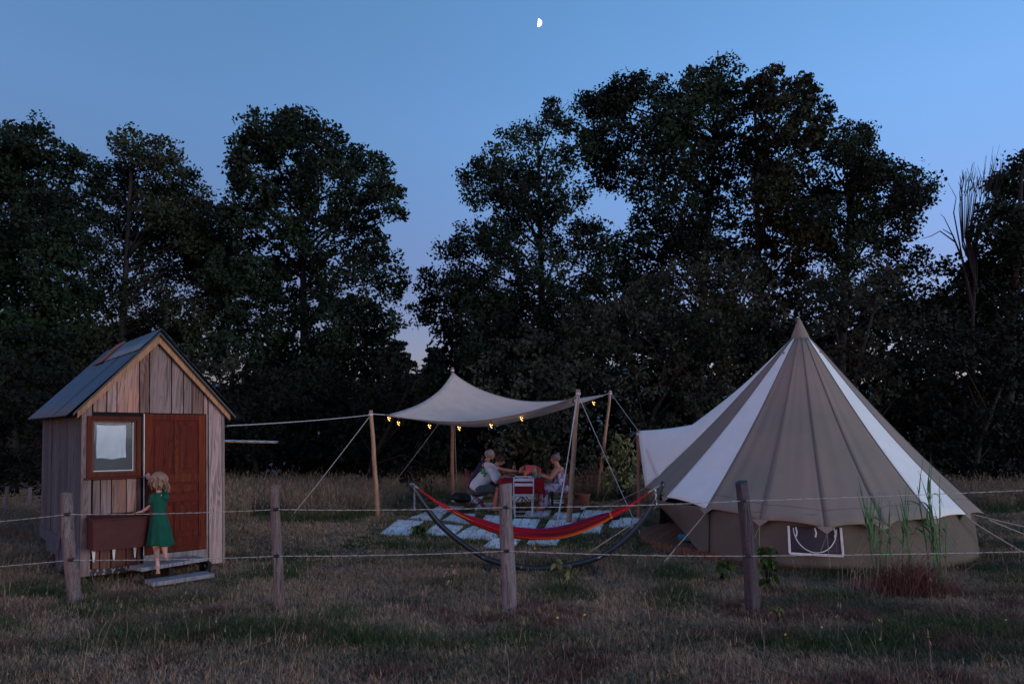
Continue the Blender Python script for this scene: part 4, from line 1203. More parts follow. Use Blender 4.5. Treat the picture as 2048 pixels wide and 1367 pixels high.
pole(AWN + Vector((-.01, 0, .02)), 1279, 1042, 13.8, 'dark pole holding up the tent awning', M_BAMBOOD, .04, 'tent poles')

CL = PY(770, 829, 13.7); CRt = PY(1148, 795, 13.2); CRB = PY(1213, 788, 17.5); CPK = PY(906, 743, 17.95)
canopy = thing('canopy', 'sand coloured square canopy cloth stretched from a high back peak, lights along its front edge', 'canopy', ((CL.x + CRt.x) / 2, 15.5, 0))
N = 36
def cpt(a, b_):
    """a 0 left..1 right along the front, b 0 front..1 back"""
    # pull the edges inwards like tensioned cloth
    fr_ = CL.lerp(CRt, a) + Vector((0, .35 * math.sin(math.pi * a), -.27 * math.sin(math.pi * a) ** .9))
    bk = CPK.lerp(CRB, a) + Vector((0, -.35 * math.sin(math.pi * a), -.50 * math.sin(math.pi * a ** .8)))
    lf = CL.lerp(CPK, b_) + Vector((.20 * math.sin(math.pi * b_), 0, -.14 * math.sin(math.pi * b_ ** .85)))
    rt = CRt.lerp(CRB, b_) + Vector((-.30 * math.sin(math.pi * b_), 0, -.16 * math.sin(math.pi * b_)))
    c_ = fr_ * (1 - b_) + bk * b_ + lf * (1 - a) + rt * a - (CL * (1 - a) * (1 - b_) + CRt * a * (1 - b_) + CPK * (1 - a) * b_ + CRB * a * b_)
    # belly close to the front edge hangs lower than the edge
    belly = math.sin(math.pi * min(1, b_ / .22)) if b_ < .22 else 0
    c_.z -= .10 * belly * (math.sin(math.pi * a ** .75) ** .8) * (.45 + .75 * a)
    c_.z -= .10 * math.sin(math.pi * a) * math.sin(math.pi * b_)
    c_.z += .010 * noise.noise(Vector((a * 5, b_ * 5, 1)))
    return c_
P = [[cpt(a / N, b_) for b_ in [j / N for j in range(N + 1)]] for a in range(N + 1)]
MB().grid(P).build('cloth', M_TARP, canopy, smooth=True, solid=.003)
hem = MB().tube([cpt(i / 30, 0) for i in range(31)], .012, 6).build('hem', M_TARPH, canopy, smooth=True)
MB().tube([cpt(1, i / 30) for i in range(31)], .012, 6).build('hem', M_TARPH, canopy, smooth=True)
for a, b_ in ((PL, CL), (PR, CRt), (PRB, CRB), (PP, CPK)):
    MB().tube([a - Vector((0, 0, .07)), b_], .008, 5).build('corner_rope', M_ROPE, canopy)
def groper(pts, label, mat=M_ROPE, r_=.0065, grp='guy ropes of the canopy'):
    mb = MB()
    for a, b_ in pts: rope(mb, a, b_, r_, .02, 8, 5)
    a0_ = pts[0][0]
    mb.build('guy_rope', mat, None, label=label, cat='rope', group=grp, origin=pts[0][1], fixn=False)
PLk = PL - Vector((0, 0, .09)); PRk = PR - Vector((0, 0, .1)); PBk = PRB - Vector((0, 0, .05))
groper([(PLk, PY(454, 851, 8.95))], 'long white rope from the leftmost canopy pole to the hut wall')
groper([(PLk, PZ(575, 1042))], 'white rope running down left from the leftmost canopy pole to the grass')
groper([(cpt(.28, .02), PZ(762, 998))], 'white rope from the canopy edge down to the tall grass left of the tiles')
groper([(PRk, PZ(1107, 1085)), (PRk + Vector((-.02, 0, 0)), PZ(1112, 1072))], 'doubled white rope down left from the front right canopy pole to the tiles')
groper([(PRk, PZ(1285, 1076))], 'white rope down right from the front right canopy pole, crossing the hammock')
groper([(PBk, AWN)], 'short white rope from the back right canopy pole to the awning pole')
groper([(PP - Vector((-.02, 0, .08)), PY(913, 965, 18.9))], 'pale rope hanging beside the pole under the peak', M_ROPE2)
groper([(AWN, PZ(1120, 1050) if False else PY(1205, 905, 16.5))], 'thin tan rope from the awning pole towards the back right canopy pole', M_ROPE2, .006)
# lantern clusters on a wire along the front edge
def lantern(p, label):
    t = thing('string_lantern', label, 'lantern', p, 'glowing lanterns under the canopy edge')
    MB().tube([p + Vector((0, 0, .09)), p + Vector((0, 0, .05))], .012, 8).build('socket', M_BLACK, t)
    cage = MB()
    for k in range(4):
        a = k * math.pi / 2 + .4
        cage.tube([p + Vector((0, 0, .055)), p + Vector((.045 * math.cos(a), .045 * math.sin(a), 0)), p + Vector((.02 * math.cos(a), .02 * math.sin(a), -.07))], .003, 4, cap=False)
    cage.build('cage', M_BLACK, t, fixn=False)
    for (dx_, dz_) in ((-.018, .016), (.020, .006), (-.006, -.020), (.012, -.044)):
        MB().ell(p + Vector((dx_, R.uniform(-.02, .0), dz_)), .0092, nu=8, nv=6).build('bulb', M_BULB, t, smooth=True)
LT = [(778, 836, 'at the left tip of the canopy'), (797, 845, 'second from the left tip of the canopy'), (859, 851, 'above the rope that leaves the canopy edge'), (918, 855, 'above the pole under the peak'), (982, 850, 'above the grey-haired diner'), (1043, 836, 'above the dining table'), (1187, 805, 'alone between the two right canopy poles')]
for i, (px_, py_, w_) in enumerate(LT):
    yy = 13.75 if i < 6 else 15.2
    lantern(PY(px_, py_, yy), 'small glowing lantern ' + w_)
MB().tube([PY(x, y - 10, 13.74) for x, y, _ in LT[:6]] + [PY(1148, 800, 13.3)], .004, 4).build('light_cable', M_BLACK, canopy, fixn=False)
# faint lamp light: each lantern really gives a little light
for (px_, py_, w_) in LT:
    pass

# ------------------------------------------------------------------ patio of white tiles in the grass
patio = bpy.data.objects.new('patio', None); COL.objects.link(patio); patio['kind'] = 'structure'; patio['label'] = 'loose grid of white tiles laid in the grass'
patio.location = (0, 14, 0); ORG[patio.name] = Vector((0, 14, 0))
SL = [[(761,1065),(796,1042),(846,1044),(818,1068)], [(818,1037),(850,1023),(892,1024),(870,1040)], [(852,1065),(873,1048),(925,1050),(905,1071)],
 [(908,1074),(945,1050),(1002,1052),(990,1079)], [(885,1039),(905,1026),(950,1028),(938,1042)], [(860,1021),(880,1011),(928,1013),(908,1022)],
 [(902,1001),(917,991),(966,993),(962,1004)], [(946,1017),(962,1005),(1002,1006),(992,1020)], [(958,1046),(972,1030),(1022,1031),(1010,1046)],
 [(968,1092),(990,1078),(1040,1080),(1025,1096)], [(1018,1056),(1028,1037),(1080,1038),(1068,1057)], [(1046,1031),(1056,1019),(1102,1020),(1092,1032)],
 [(1090,1053),(1101,1037),(1152,1038),(1142,1054)], [(1102,1034),(1112,1023),(1160,1024),(1152,1035)], [(1136,1018),(1146,1005),(1178,1005),(1168,1018)],
 [(1160,1032),(1168,1021),(1224,1022),(1218,1032)], [(1150,1063),(1158,1043),(1206,1045),(1200,1064)], [(1218,1052),(1226,1035),(1284,1037),(1280,1054)],
 [(1054,1089),(1066,1072),(1120,1073),(1112,1090)], [(1014,1004),(1024,993),(1066,994),(1060,1005)], [(1080,1010),(1090,998),(1130,999),(1122,1011)],
 [(975,1020),(985,1009),(1030,1010),(1022,1021)]]
SLW = []
for quad in SL:
    cx0 = sum(x for x, y in quad) / 4; cy0 = sum(y for x, y in quad) / 4
    c4 = [PZ(cx0 + (x - cx0) * 1.06, cy0 + (y - cy0) * 1.10, .03) for x, y in quad]; SLW.append(c4)
    nx, ny = 3, 5; gv = .035
    us = [0]; 
    for i in range(nx): us += [(i + gv) / nx, (i + gv) / nx, (i + 1 - gv) / nx, (i + 1 - gv) / nx] 
    us += [1]
    us = sorted(us)
    def prof(n):
        r_ = [(0, 0)]
        for i in range(n):
            a = (i + .055) / n; b_ = (i + 1 - .055) / n
            r_ += [(a - .004, 0), (a, 1), (b_, 1), (b_ + .004, 0)]
        r_ += [(1, 0)]
        return r_
    pu, pv = prof(nx), prof(ny); P = []
    jit = [[R.uniform(-.004, .004) for _ in range(ny)] for _ in range(nx)]
    ph = R.uniform(0, 9)
    for (u_, hu) in pu:
        row = []
        for (v_, hv) in pv:
            p = (c4[0] * (1 - u_) + c4[3] * u_) * (1 - v_) + (c4[1] * (1 - u_) + c4[2] * u_) * v_
            # ragged outer edge
            if u_ in (0, 1) or v_ in (0, 1): p = p + Vector((R.uniform(-.015, .015), R.uniform(-.03, .03), 0))
            i_, j_ = min(nx - 1, int(u_ * nx)), min(ny - 1, int(v_ * ny))
            z = .008 if not (hu and hv) else .036 + jit[i_][j_]
            row.append(Vector((p.x, p.y, z + gz(p.x, p.y) * .9)))
        P.append(row)
    m_ = MB().grid(P)
    m_.build('paving_tile', M_PAVER, patio)

# ------------------------------------------------------------------ hammock and its stand
HY = 8.6
st = thing('hammock_stand', 'dark curved steel hammock stand on two cross feet', 'stand', PZ(1070, 1138).xy.to_3d())
arcp = [(819, 964), (850, 1010), (880, 1048), (925, 1086), (975, 1117), (1030, 1131), (1075, 1136), (1130, 1131), (1190, 1116), (1240, 1086), (1280, 1046), (1308, 1004), (1327, 963)]
ap = [PY(x, y, HY) for x, y in arcp]
def smooth_path(p, n=4):
    out = []
    for i in range(len(p) - 1):
        p0, p1, p2, p3 = p[max(0, i - 1)], p[i], p[i + 1], p[min(len(p) - 1, i + 2)]
        for k in range(n):
            t = k / n
            out.append(.5 * ((2 * p1) + (-p0 + p2) * t + (2 * p0 - 5 * p1 + 4 * p2 - p3) * t * t + (-p0 + 3 * p1 - 3 * p2 + p3) * t ** 3))
    return out + [p[-1]]
sp_ = smooth_path(ap)
third = len(sp_) // 3
MB().tube(sp_[:third + 1], .033, 12).build('arm', M_STEEL, st, smooth=True)
MB().tube(sp_[third - 1:2 * third + 2], .037, 12).build('base_tube', M_STEEL, st, smooth=True)
MB().tube(sp_[2 * third:], .033, 12).build('arm', M_STEEL, st, smooth=True)
for px_, py_ in ((978, 1119), (1188, 1119)):
    c_ = PY(px_, py_, HY); c_.z = .045
    MB().tube([c_ + Vector((0, -.38, -.01)), c_, c_ + Vector((0, .38, -.01))], .026, 8).build('foot', M_STEEL, st, smooth=True)
    for s_ in (-1, 1): MB().tube([c_ + Vector((.05 * s_, 0, .0)), c_ + Vector((.05 * s_, 0, .055))], .014, 6).build('bolt', M_BLACK, st)
for px_, py_ in ((823, 967), (1322, 967)):
    MB().tube([PY(px_ - 3, py_, HY - .03), PY(px_ + 6 * (1 if px_ < 1000 else -1), py_ + 1, HY - .03)], .008, 6).build('hook', M_CHAIN, st)
def chain(mb, a, b_, link=.035):
    n = max(2, int((Vector(b_) - Vector(a)).length / (link * .72))); d_ = (Vector(b_) - Vector(a)).normalized()
    x = d_.orthogonal().normalized(); y = d_.cross(x)
    for i in range(n):
        c_ = Vector(a).lerp(Vector(b_), (i + .5) / n); w_ = x if i % 2 else y
        pts = [c_ + d_ * (link / 2 * math.cos(t)) + w_ * (link * .28 * math.sin(t)) for t in [2 * math.pi * k / 8 for k in range(9)]]
        mb.tube(pts, .0035, 4, cap=False)
for a, b_, mm in (((829, 971), (829, 1020), st), ((1310, 973), (1313, 1008), st)):
    mb = MB(); chain(mb, PY(*a, HY - .03), PY(*b_, HY - .03)); mb.build('spare_chain', M_CHAIN, mm, kind='stuff', fixn=False)
ham = thing('hammock', 'red hammock with yellow, orange and purple stripes hung in a steel stand', 'hammock', PZ(1070, 1138).xy.to_3d())
for a, b_ in (((827, 969), (838, 976)), ((1322, 969), (1296, 984))):
    mb = MB(); chain(mb, PY(*a, HY - .02), PY(*b_, HY - .02)); mb.build('chain', M_CHAIN, ham, kind='stuff', fixn=False)
# striped cloth: colour by position across
def stripes():
    m, nt, p = newmat('hammock_stripes')
    at = nd(nt, 'ShaderNodeAttribute'); at.attribute_name = 'across'
    rp = nd(nt, 'ShaderNodeValToRGB'); rp.color_ramp.interpolation = 'CONSTANT'
    red = (.22, .005, .012); yel = (.46, .20, .03); ora = (.40, .045, .015); dk = (.05, .012, .02); pur = (.04, .02, .13); mar = (.20, .006, .02)
    seq = [(0, red), (.05, mar), (.08, ora), (.14, yel), (.19, ora), (.25, red), (.36, ora), (.40, yel), (.43, dk), (.46, ora), (.50, dk), (.53, yel), (.555, mar), (.60, dk), (.63, ora), (.67, mar), (.72, red), (.77, ora), (.785, red), (.83, mar), (.86, red), (.94, pur), (.97, red)]
    el = rp.color_ramp.elements
    el[0].position = 0; el[0].color = (*seq[0][1], 1); el[1].position = seq[1][0]; el[1].color = (*seq[1][1], 1)
    for q, c in seq[2:]:
        k = el.new(q); k.color = (*c, 1)
    nt.links.new(at.outputs['Fac'], rp.inputs[0]); nt.links.new(rp.outputs[0], p.inputs['Base Color'])
    p.inputs['Roughness'].default_value = .9; p.inputs['Specular IOR Level'].default_value = .1
    return m
M_HAM = stripes()
top_l = [(925, 1027), (960, 1036), (1000, 1048), (1040, 1055), (1080, 1058), (1120, 1054), (1160, 1043), (1195, 1031), (1220, 1024)]
bot_l = [(925, 1036), (960, 1054), (1000, 1068), (1040, 1076), (1080, 1079), (1120, 1077), (1160, 1066), (1195, 1051), (1222, 1037)]
# extend cloth left to where the cords gather
top_l = [(905, 1016)] + [(x, y) for x, y in top_l]; bot_l = [(903, 1024)] + bot_l
tp_ = smooth_path([PY(x, y, HY + .22) for x, y in top_l], 4); bp_ = smooth_path([PY(x, y, HY - .10) for x, y in bot_l], 4)
hm = MB(); P = []; nn = 40; vals = []
for i, (a, b_) in enumerate(zip(tp_, bp_)):
    t = i / (len(tp_) - 1); row = []
    spread = math.sin(math.pi * min(1, max(0, t))) ** .5
    for j in range(nn + 1):
        s_ = j / nn      # 0 near lower front edge of bundle .. 1 back top edge
        ang = -.30 * math.pi + s_ * 1.25 * math.pi
        # front rim, over the outside (towards the camera, bottom), up the back rim
        c_ = (a + b_) / 2; hh = abs(a.z - b_.z) / 2 + .004
        yy = -math.cos(s_ * math.pi) * (.05 + .15 * spread)
        zz = -hh * math.cos((s_ - .28) * math.pi * 1.15) if False else (hh * (1 - 2 * (1 - abs(2 * s_ - .95)) if False else 0))
        # cross section: U - front lip at z +.25h, bottom at -h, back lip at +h
        zz = -hh + 2 * hh * (max(0, (s_ - .30) / .70) ** 1.6 if s_ > .30 else .62 * ((.30 - s_) / .30) ** 1.6)
        w_ = .010 * math.sin(s_ * 34 + math.sin(t * 6) * 1.5) * (1 - .3 * spread)
        row.append(Vector((c_.x, HY + .06 + yy, c_.z + zz + w_)))
        vals.append(s_)
    P.append(row)
hm.grid(P)
ho = hm.build('hammock_cloth', M_HAM, ham, smooth=True, fixn=False, solid=0)
atr = ho.data.attributes.new('across', 'FLOAT', 'POINT'); atr.data.foreach_set('value', np.array(vals, np.float32))
M_RCORD = mk('red_cord', (.45, .01, .02), (.30, .008, .015), 30, .9)
for (ax_, ay_), ends, n_ in (((838, 977), P[0], 22), ((1296, 985), P[-1], 22)):
    mb = MB(); A_ = PY(ax_, ay_, HY - .02)
    for k in range(n_):
        e_ = ends[int(k * nn / (n_ - 1))]
        m1 = A_.lerp(e_, .5) + Vector((0, R.uniform(-.01, .01), -.02 + R.uniform(-.008, .008)))
        m0 = A_.lerp(e_, .12) ; m0 = A_ + (m0 - A_) * 1.0
        mb.tube([A_ + Vector((0, R.uniform(-.006, .006), R.uniform(-.006, .006))), m1, e_], .0055, 4, cap=False)
    mb.build('cord', M_RCORD, ham, kind='stuff', fixn=False)
MB().tube([P[-1][j] + Vector((.005, 0, 0)) for j in range(0, nn + 1, 2)], .010, 6).build('end_band', mk('yellow_band', (.6, .28, .05), None, 5, .9), ham)
MB().tube([P[0][j] - Vector((.005, 0, 0)) for j in range(0, nn + 1, 2)], .008, 6).build('end_band', M_RCORD, ham)

# ------------------------------------------------------------------ dining table and chairs
tb = thing('dining_table', 'folding table with thin crossed legs under the red cloth', 'table', (.2, 15.4, 0))
X0, X1, Y0, Y1, TZ = -.22, .64, 14.75, 16.55, .74
MB().box(((X0 + X1) / 2, (Y0 + Y1) / 2, TZ - .015), (X1 - X0 - .02, Y1 - Y0 - .02, .03)).build('tabletop', M_EBONY, tb)
for yy in (Y0 + .25, Y1 - .25):
    for sx in (0, 1):
        a = Vector((X0 + .12 if sx else X1 - .12, yy + .02 * sx, TZ - .03)); b_ = Vector((X1 - .12 if sx else X0 + .12, yy + .02 * sx, .03))
        MB().tube([a, b_], .012, 6).build('leg', M_BROWNC, tb)
cl = MB(); rows = []
def hang(x, y):
    """drape: cloth outside the table edge falls down with soft folds"""
    ox = max(X0 - x, x - X1, 0); oy = max(Y0 - y, y - Y1, 0); o_ = math.hypot(ox, oy)
    cx_ = min(max(x, X0), X1); cy_ = min(max(y, Y0), Y1)
    if o_ == 0: return Vector((x, y, TZ + .004))
    dxn, dyn = (x - cx_) / o_, (y - cy_) / o_
    fl = .03 + .05 * o_ + .025 * math.sin((x + y * 1.3) * 14) * min(1, o_ * 4)
    return Vector((cx_ + dxn * fl, cy_ + dyn * fl, TZ + .004 - o_ * .985))
nx, ny = 54, 70; ext = .30
for i in range(nx + 1):
    x = X0 - ext + (X1 - X0 + 2 * ext) * i / nx
    rows.append([hang(x, Y0 - ext + (Y1 - Y0 + 2 * ext) * j / ny) for j in range(ny + 1)])
cl.grid(rows).build('tablecloth', M_RED, None, smooth=True, solid=.004, label='bright red tablecloth hanging over the dining table edge', cat='tablecloth', origin=(.2, 15.6, TZ))

def xform(p, f, s_=1.0):
    """local (forward, left, up) -> world with heading f degrees at p"""
    return Matrix.Translation(Vector(p)) @ Matrix.Rotation(math.radians(f), 4, 'Z') @ Matrix.Diagonal((s_, s_, s_, 1))
def folding_chair(p, f, mat, label, seath=.45, w=.40, back=.82, grp='chairs around the table', stool=False):
    t = thing('folding_chair', label, 'chair', p, grp); X = xform(p, f)
    h = w / 2
    for s_ in (-1, 1):
        MB().tube(([(-.24, s_ * h, back)] if not stool else []) + [(-.18, s_ * h, seath - .0), (.20, s_ * h, .01)], .011, 6).xf(X).build('leg', mat, t)
        MB().tube([(.16, s_ * (h - .025), seath), (-.20, s_ * (h - .025), .01)], .011, 6).xf(X).build('leg', mat, t)
    MB().tube([(.14, -h, .10), (.14, h, .10)], .008, 6).xf(X).build('stretcher', mat, t)
    MB().tube([(-.17, -h + .025, .05), (-.17, h - .025, .05)], .008, 6).xf(X).build('stretcher', mat, t)
    for i in range(6):
        x = -.15 + i * .064
        MB().box((x, 0, seath + .006), (.050, w + .02, .014)).xf(X).build('seat_slat', mat, t)
    for z in (() if stool else (back - .03, back - .13)):
        MB().grid([[(-.235 + (back - z) * .25 - .02 * math.cos((j / 8 - .5) * 3), -h + w * j / 8, z + dz) for dz in (-.028, .028)] for j in range(9)]).xf(X).build('back_slat', mat, t, solid=.012)
    if not stool: MB().tube([(-.24, -h, back), (-.262, -h * .8, back + .035), (-.268, h * .8, back + .035), (-.24, h, back)], .011, 6).xf(X).build('top_rail', mat, t)
    return t
folding_chair((.235, 14.30, 0), 90, M_WHITE, 'empty white folding chair at the near end of the dining table', .44, .40, .80)
folding_chair((-.70, 15.22, 0), 0, M_BROWNC, 'reddish brown folding stool with crossed legs under the man in the white T-shirt', .40, stool=True)
folding_chair((-.84, 16.4, 0), 0, M_PINK, 'pink folding chair behind the grey-haired diner, only its back showing', .44, .40, .84)
# pink chair at the far end: rounded solid back
t = thing('garden_chair', 'pink-red garden chair with a wide rounded back at the far end of the table', 'chair', (.45, 17.1, 0), 'chairs around the table')
X = xform((.45, 17.1, 0), -90)
P = []
for i in range(17):
    a = -1.15 + 2.3 * i / 16
    P.append([Vector((-.24 * math.cos(a) - .03 * q * 2, .29 * math.sin(a), .44 + q * (.48 - .10 * abs(math.sin(a)) ** 3))) for q in (0, .33, .66, 1)])
MB().grid(P).xf(X).build('backrest', M_PINK, t, smooth=True, solid=.016)
MB().lathe((0, 0, .43), [(.0, 0), (.24, .0), (.25, .012), (.24, .024), (0, .02)], 20).xf(X).build('seat', M_PINK, t, smooth=True)
for sx in (-1, 1):
    for sy in (-1, 1):
        MB().tube([(.17 * sx, .17 * sy, .43), (.22 * sx, .21 * sy, 0)], [.02, .014], 8).xf(X).build('leg', M_PINK, t)
# dark ladder-back chair under the woman
t = thing('ladder_back_chair', 'dark wooden ladder-back chair with rush seat under the woman', 'chair', (1.08, 15.45, 0), 'chairs around the table')
X = xform((1.08, 15.45, 0), 180)
for sx in (-1, 1):
    for sy in (-1, 1):
        top = .95 if sx < 0 else .44
        MB().tube([(.19 * sx, .19 * sy, 0), (.19 * sx, .19 * sy, .42), (.19 * sx - (.05 if sx < 0 else 0), .19 * sy, top)], .018, 8).xf(X).build('leg', M_EBONY, t)
for z in (.14, .24, .33):
    for sy in (-1, 1): MB().tube([(-.19, .19 * sy, z), (.19, .19 * sy, z)], .010, 6).xf(X).build('stretcher', M_EBONY if z < .3 else M_RUSH, t)
    MB().tube([(.19, -.19, z), (.19, .19, z)], .010, 6).xf(X).build('stretcher', M_EBONY, t)
for z in (.60, .73, .87): MB().grid([[(-.215 - (z - .6) * .06, -.19 + .38 * j / 6, z + d_ + .02 * math.cos((j / 6 - .5) * 3)) for d_ in (-.03, .03)] for j in range(7)]).xf(X).build('back_slat', M_EBONY, t, solid=.012)
MB().box((0, 0, .43), (.40, .40, .035)).xf(X).build('seat', M_RUSH, t, bevel=.012)

# ------------------------------------------------------------------ things on the table
def place(name, label, cat, prof, x, y, m, grp='things on the table', n=14, z=TZ + .006, extra=None):
    o = MB().lathe((x, y, z), prof, n).build(name, m, None, smooth=True, label=label, cat=cat, group=grp, origin=(x, y, z))
    return o
bottle = lambda h, r: [(0, 0), (r, 0), (r, h * .55), (r * .8, h * .66), (r * .32, h * .80), (r * .3, h * .97), (r * .36, h * .98), (r * .36, h), (0, h)]
glass = lambda h, r: [(0, .004), (r * .8, .004), (r, h), (r * .93, h), (r * .74, .012), (0, .012)]
plate = lambda r: [(0, 0), (r * .6, 0), (r, .018), (r, .022), (r * .6, .006), (0, .006)]
def TX(px, py, z=TZ): 
    q = PZ(px, py, z); return q.x, q.y
x, y = .055, 16.2; place('water_bottle', 'clear water bottle with a thin neck left on the table', 'bottle', bottle(.30, .042), x, y, M_CLEAR)
x, y = .30, 16.3; place('wine_bottle', 'dark green bottle with a white label standing at the back of the table', 'bottle', bottle(.25, .038), x, y, M_DGREEN)
MB().lathe((x, y, TZ + .04), [(.0395, 0), (.0395, .08)], 14).build('bottle_label', M_CERAM, None, smooth=True) if False else None
place('juice_bottle', 'pale green bottle on the right of the table before the woman', 'bottle', bottle(.26, .043), .50, 15.25, M_GREENB)
place('drink_glass', 'tall glass of orange drink in the middle of the table', 'glass', [(0, 0), (.026, 0), (.03, .02), (.036, .16), (.033, .16), (0, .14)], .29, 15.1, M_ORANGE)
place('jar', 'clear storage jar with a lid behind the orange drink', 'jar', [(0, 0), (.05, 0), (.052, .12), (.035, .14), (.035, .17), (0, .17)], .20, 16.0, M_CLEAR)
place('tumbler', 'clear tumbler between the water bottle and the jar', 'glass', glass(.10, .04), .12, 15.8, M_CLEAR)
place('tumbler', 'clear tumbler beside the pale green bottle', 'glass', glass(.11, .038), .41, 15.2, M_CLEAR)
place('teal_cup', 'small teal cup at the right edge of the table', 'cup', glass(.05, .032), .585, 14.95, M_TEAL)
place('plate', 'white plate at the near right of the table', 'plate', plate(.11), .43, 14.93, M_CERAM)
place('plate', 'white plate near the middle front of the table', 'plate', plate(.11), .20, 14.95, M_CERAM)
place('plate', 'white plate in front of the grey-haired diner', 'plate', plate(.12), -.08, 15.95, M_CERAM)
place('salad_bowl', 'brown salad bowl in the middle of the table', 'bowl', [(0, 0), (.06, 0), (.13, .075), (.125, .08), (.06, .02), (0, .02)], .20, 15.55, M_BASKET)
sal = MB()
for i in range(14): sal.ell((.20 + R.uniform(-.07, .07), 15.55 + R.uniform(-.07, .07), TZ + .07), (.03, .03, .015), nu=8, nv=5)
sal.build('salad', M_FOOD, None, label='green and brown salad heaped in the brown bowl', cat='food', kind=None, origin=(.20, 15.55, TZ + .06), group='things on the table', remesh=.012)
place('serving_dish', 'wide pale dish at the left of the table by the man', 'dish', plate(.15), -.02, 15.12, M_CERAM)
nap = MB().grid([[(-.06 + .22 * i / 5 + .02 * math.sin(j), 14.95 + .16 * j / 5, TZ + .022 + .012 * math.sin(i * 2 + j)) for j in range(6)] for i in range(6)])
nap.build('napkin', mk('blue_green_print', (.12, .35, .40), (.45, .5, .35), 14, .9), None, smooth=True, solid=.003, label='crumpled blue-green napkin at the near left corner of the table', cat='napkin', origin=(0, 14.95, TZ))
# basket and pots beside the woman's chair
bk = thing('basket', 'red-brown wicker basket on the tiles beside the ladder-back chair', 'basket', (1.30, 14.95, 0))
P = []
for j in range(13):
    z = .02 + .26 * j / 12; P.append([Vector((1.30 + (.15 + .03 * j / 12) * math.cos(a) * (1 + .03 * (-1) ** (k + j)), 14.95 + (.12 + .03 * j / 12) * math.sin(a) * (1 + .03 * (-1) ** (k + j)), z + .03)) for k, a in enumerate([2 * math.pi * k / 32 for k in range(32)])])
MB().grid(P, True).build('side', M_BASKET, bk, solid=.008)
MB().lathe((1.30, 14.95, .05), [(0, 0), (.14, 0)], 20).build('bottom', M_BASKET, bk)
MB().tube([Vector((1.30 + .17 * math.cos(a), 14.95, .30 + .18 * math.sin(a))) for a in [math.pi * k / 12 for k in range(13)]], .01, 6).build('handle', M_BASKET, bk, smooth=True)
MB().lathe((1.62, 16.1, .02), [(0, 0), (.12, 0), (.19, .28), (.20, .30), (.17, .30), (.10, .03), (0, .03)], 20).build('clay_pot', M_CHALK, None, smooth=True, label='dark red clay pot behind the front right canopy pole', cat='pot', origin=(1.62, 16.1, 0))
qb = PZ(935, 985, 0)
MB().ell((-1.25, 17.2, .13), (.24, .2, .13)).build('dark_bag', M_BLACK, None, smooth=True, disp=(.12, .2), label='dark slumped bag on the grass behind the brown folding chair', cat='bag', origin=(-1.25, 17.2, 0))
qd = PZ(1225, 1036, .05)
MB().ell((qd.x, qd.y, .07), (.16, .10, .05)).build('dark_bag', M_BLACK, None, smooth=True, disp=(.06, .1), label='small dark pouch on the tiles behind the right end of the hammock', cat='bag', origin=(qd.x, qd.y, 0))

# ------------------------------------------------------------------ people
def head(mb, c, r, f, down=0.0, hv=1.22):
    """c centre, r half width, f heading (degrees), down nod (radians)"""
    M = Matrix.Translation(Vector(c)) @ Matrix.Rotation(math.radians(f), 4, 'Z') @ Matrix.Rotation(down, 4, 'Y')
    h = MB()
    h.ell((-.10 * r, 0, .18 * r), (1.18 * r, r * .98, 1.12 * r), nu=22, nv=16)
    h.ell((.32 * r, 0, -.48 * r), (.72 * r, .66 * r, .82 * r), nu=18, nv=12)
    h.ell((.78 * r, 0, -1.02 * r), (.26 * r, .30 * r, .20 * r), nu=12, nv=8)          # chin
    h.tube([(.98 * r, 0, .22 * r), (1.26 * r, 0, -.24 * r)], [.10 * r, .17 * r], 8, round_=True)   # nose
    h.ell((.98 * r, 0, -.58 * r), (.14 * r, .30 * r, .12 * r), nu=10, nv=8)           # mouth
    for s_ in (-1, 1):
        h.ell((-.05 * r, s_ * 1.0 * r, -.05 * r), (.20 * r, .09 * r, .30 * r), nu=10, nv=8)   # ears
        h.tube([(.92 * r, s_ * .12 * r, .30 * r), (.80 * r, s_ * .55 * r, .30 * r)], .10 * r, 6, round_=True)
    h.xf(M); mb.add(h.v, h.f)
    return M
def hand(mb, w, d, side, s_=1.0, curl=.5, spread=.25, back=(0, 0, 1)):
    """w wrist, d pointing direction, side +1 thumb to the left of the pointing direction"""
    w = Vector(w); d = Vector(d).normalized(); up = Vector(back); y = up.cross(d).normalized(); up = d.cross(y)
    pal = w + d * .045 * s_
    M = Matrix((d, y, up)).transposed()
    mb.ell(pal, (.050 * s_, .040 * s_, .016 * s_), M, 12, 8)
    for i, (o_, L) in enumerate(((-.030, .055), (-.010, .070), (.010, .075), (.030, .066))):
        b_ = pal + d * .038 * s_ + y * o_ * s_ * side
        fd_ = (d + y * side * o_ * spread * 10 * .1).normalized()
        a1 = b_ + fd_ * L * .45 * s_
        a2 = a1 + (fd_ * math.cos(curl) - up * math.sin(curl)) * L * .32 * s_
        a3 = a2 + (fd_ * math.cos(curl * 1.8) - up * math.sin(curl * 1.8)) * L * .25 * s_
        mb.tube([b_, a1, a2, a3], [.0088 * s_, .0082 * s_, .0075 * s_, .0062 * s_], 7, round_=True)
    tb_ = w + d * .020 * s_ + y * side * .028 * s_
    t1 = tb_ + (d * .6 + y * side * .8).normalized() * .032 * s_
    mb.tube([tb_, t1, t1 + (d * .9 + y * side * .3 - up * .3).normalized() * .028 * s_], [.012 * s_, .010 * s_, .008 * s_], 7, round_=True)
def limb(mb, pts, rs): mb.tube(pts, rs, 14, round_=True)
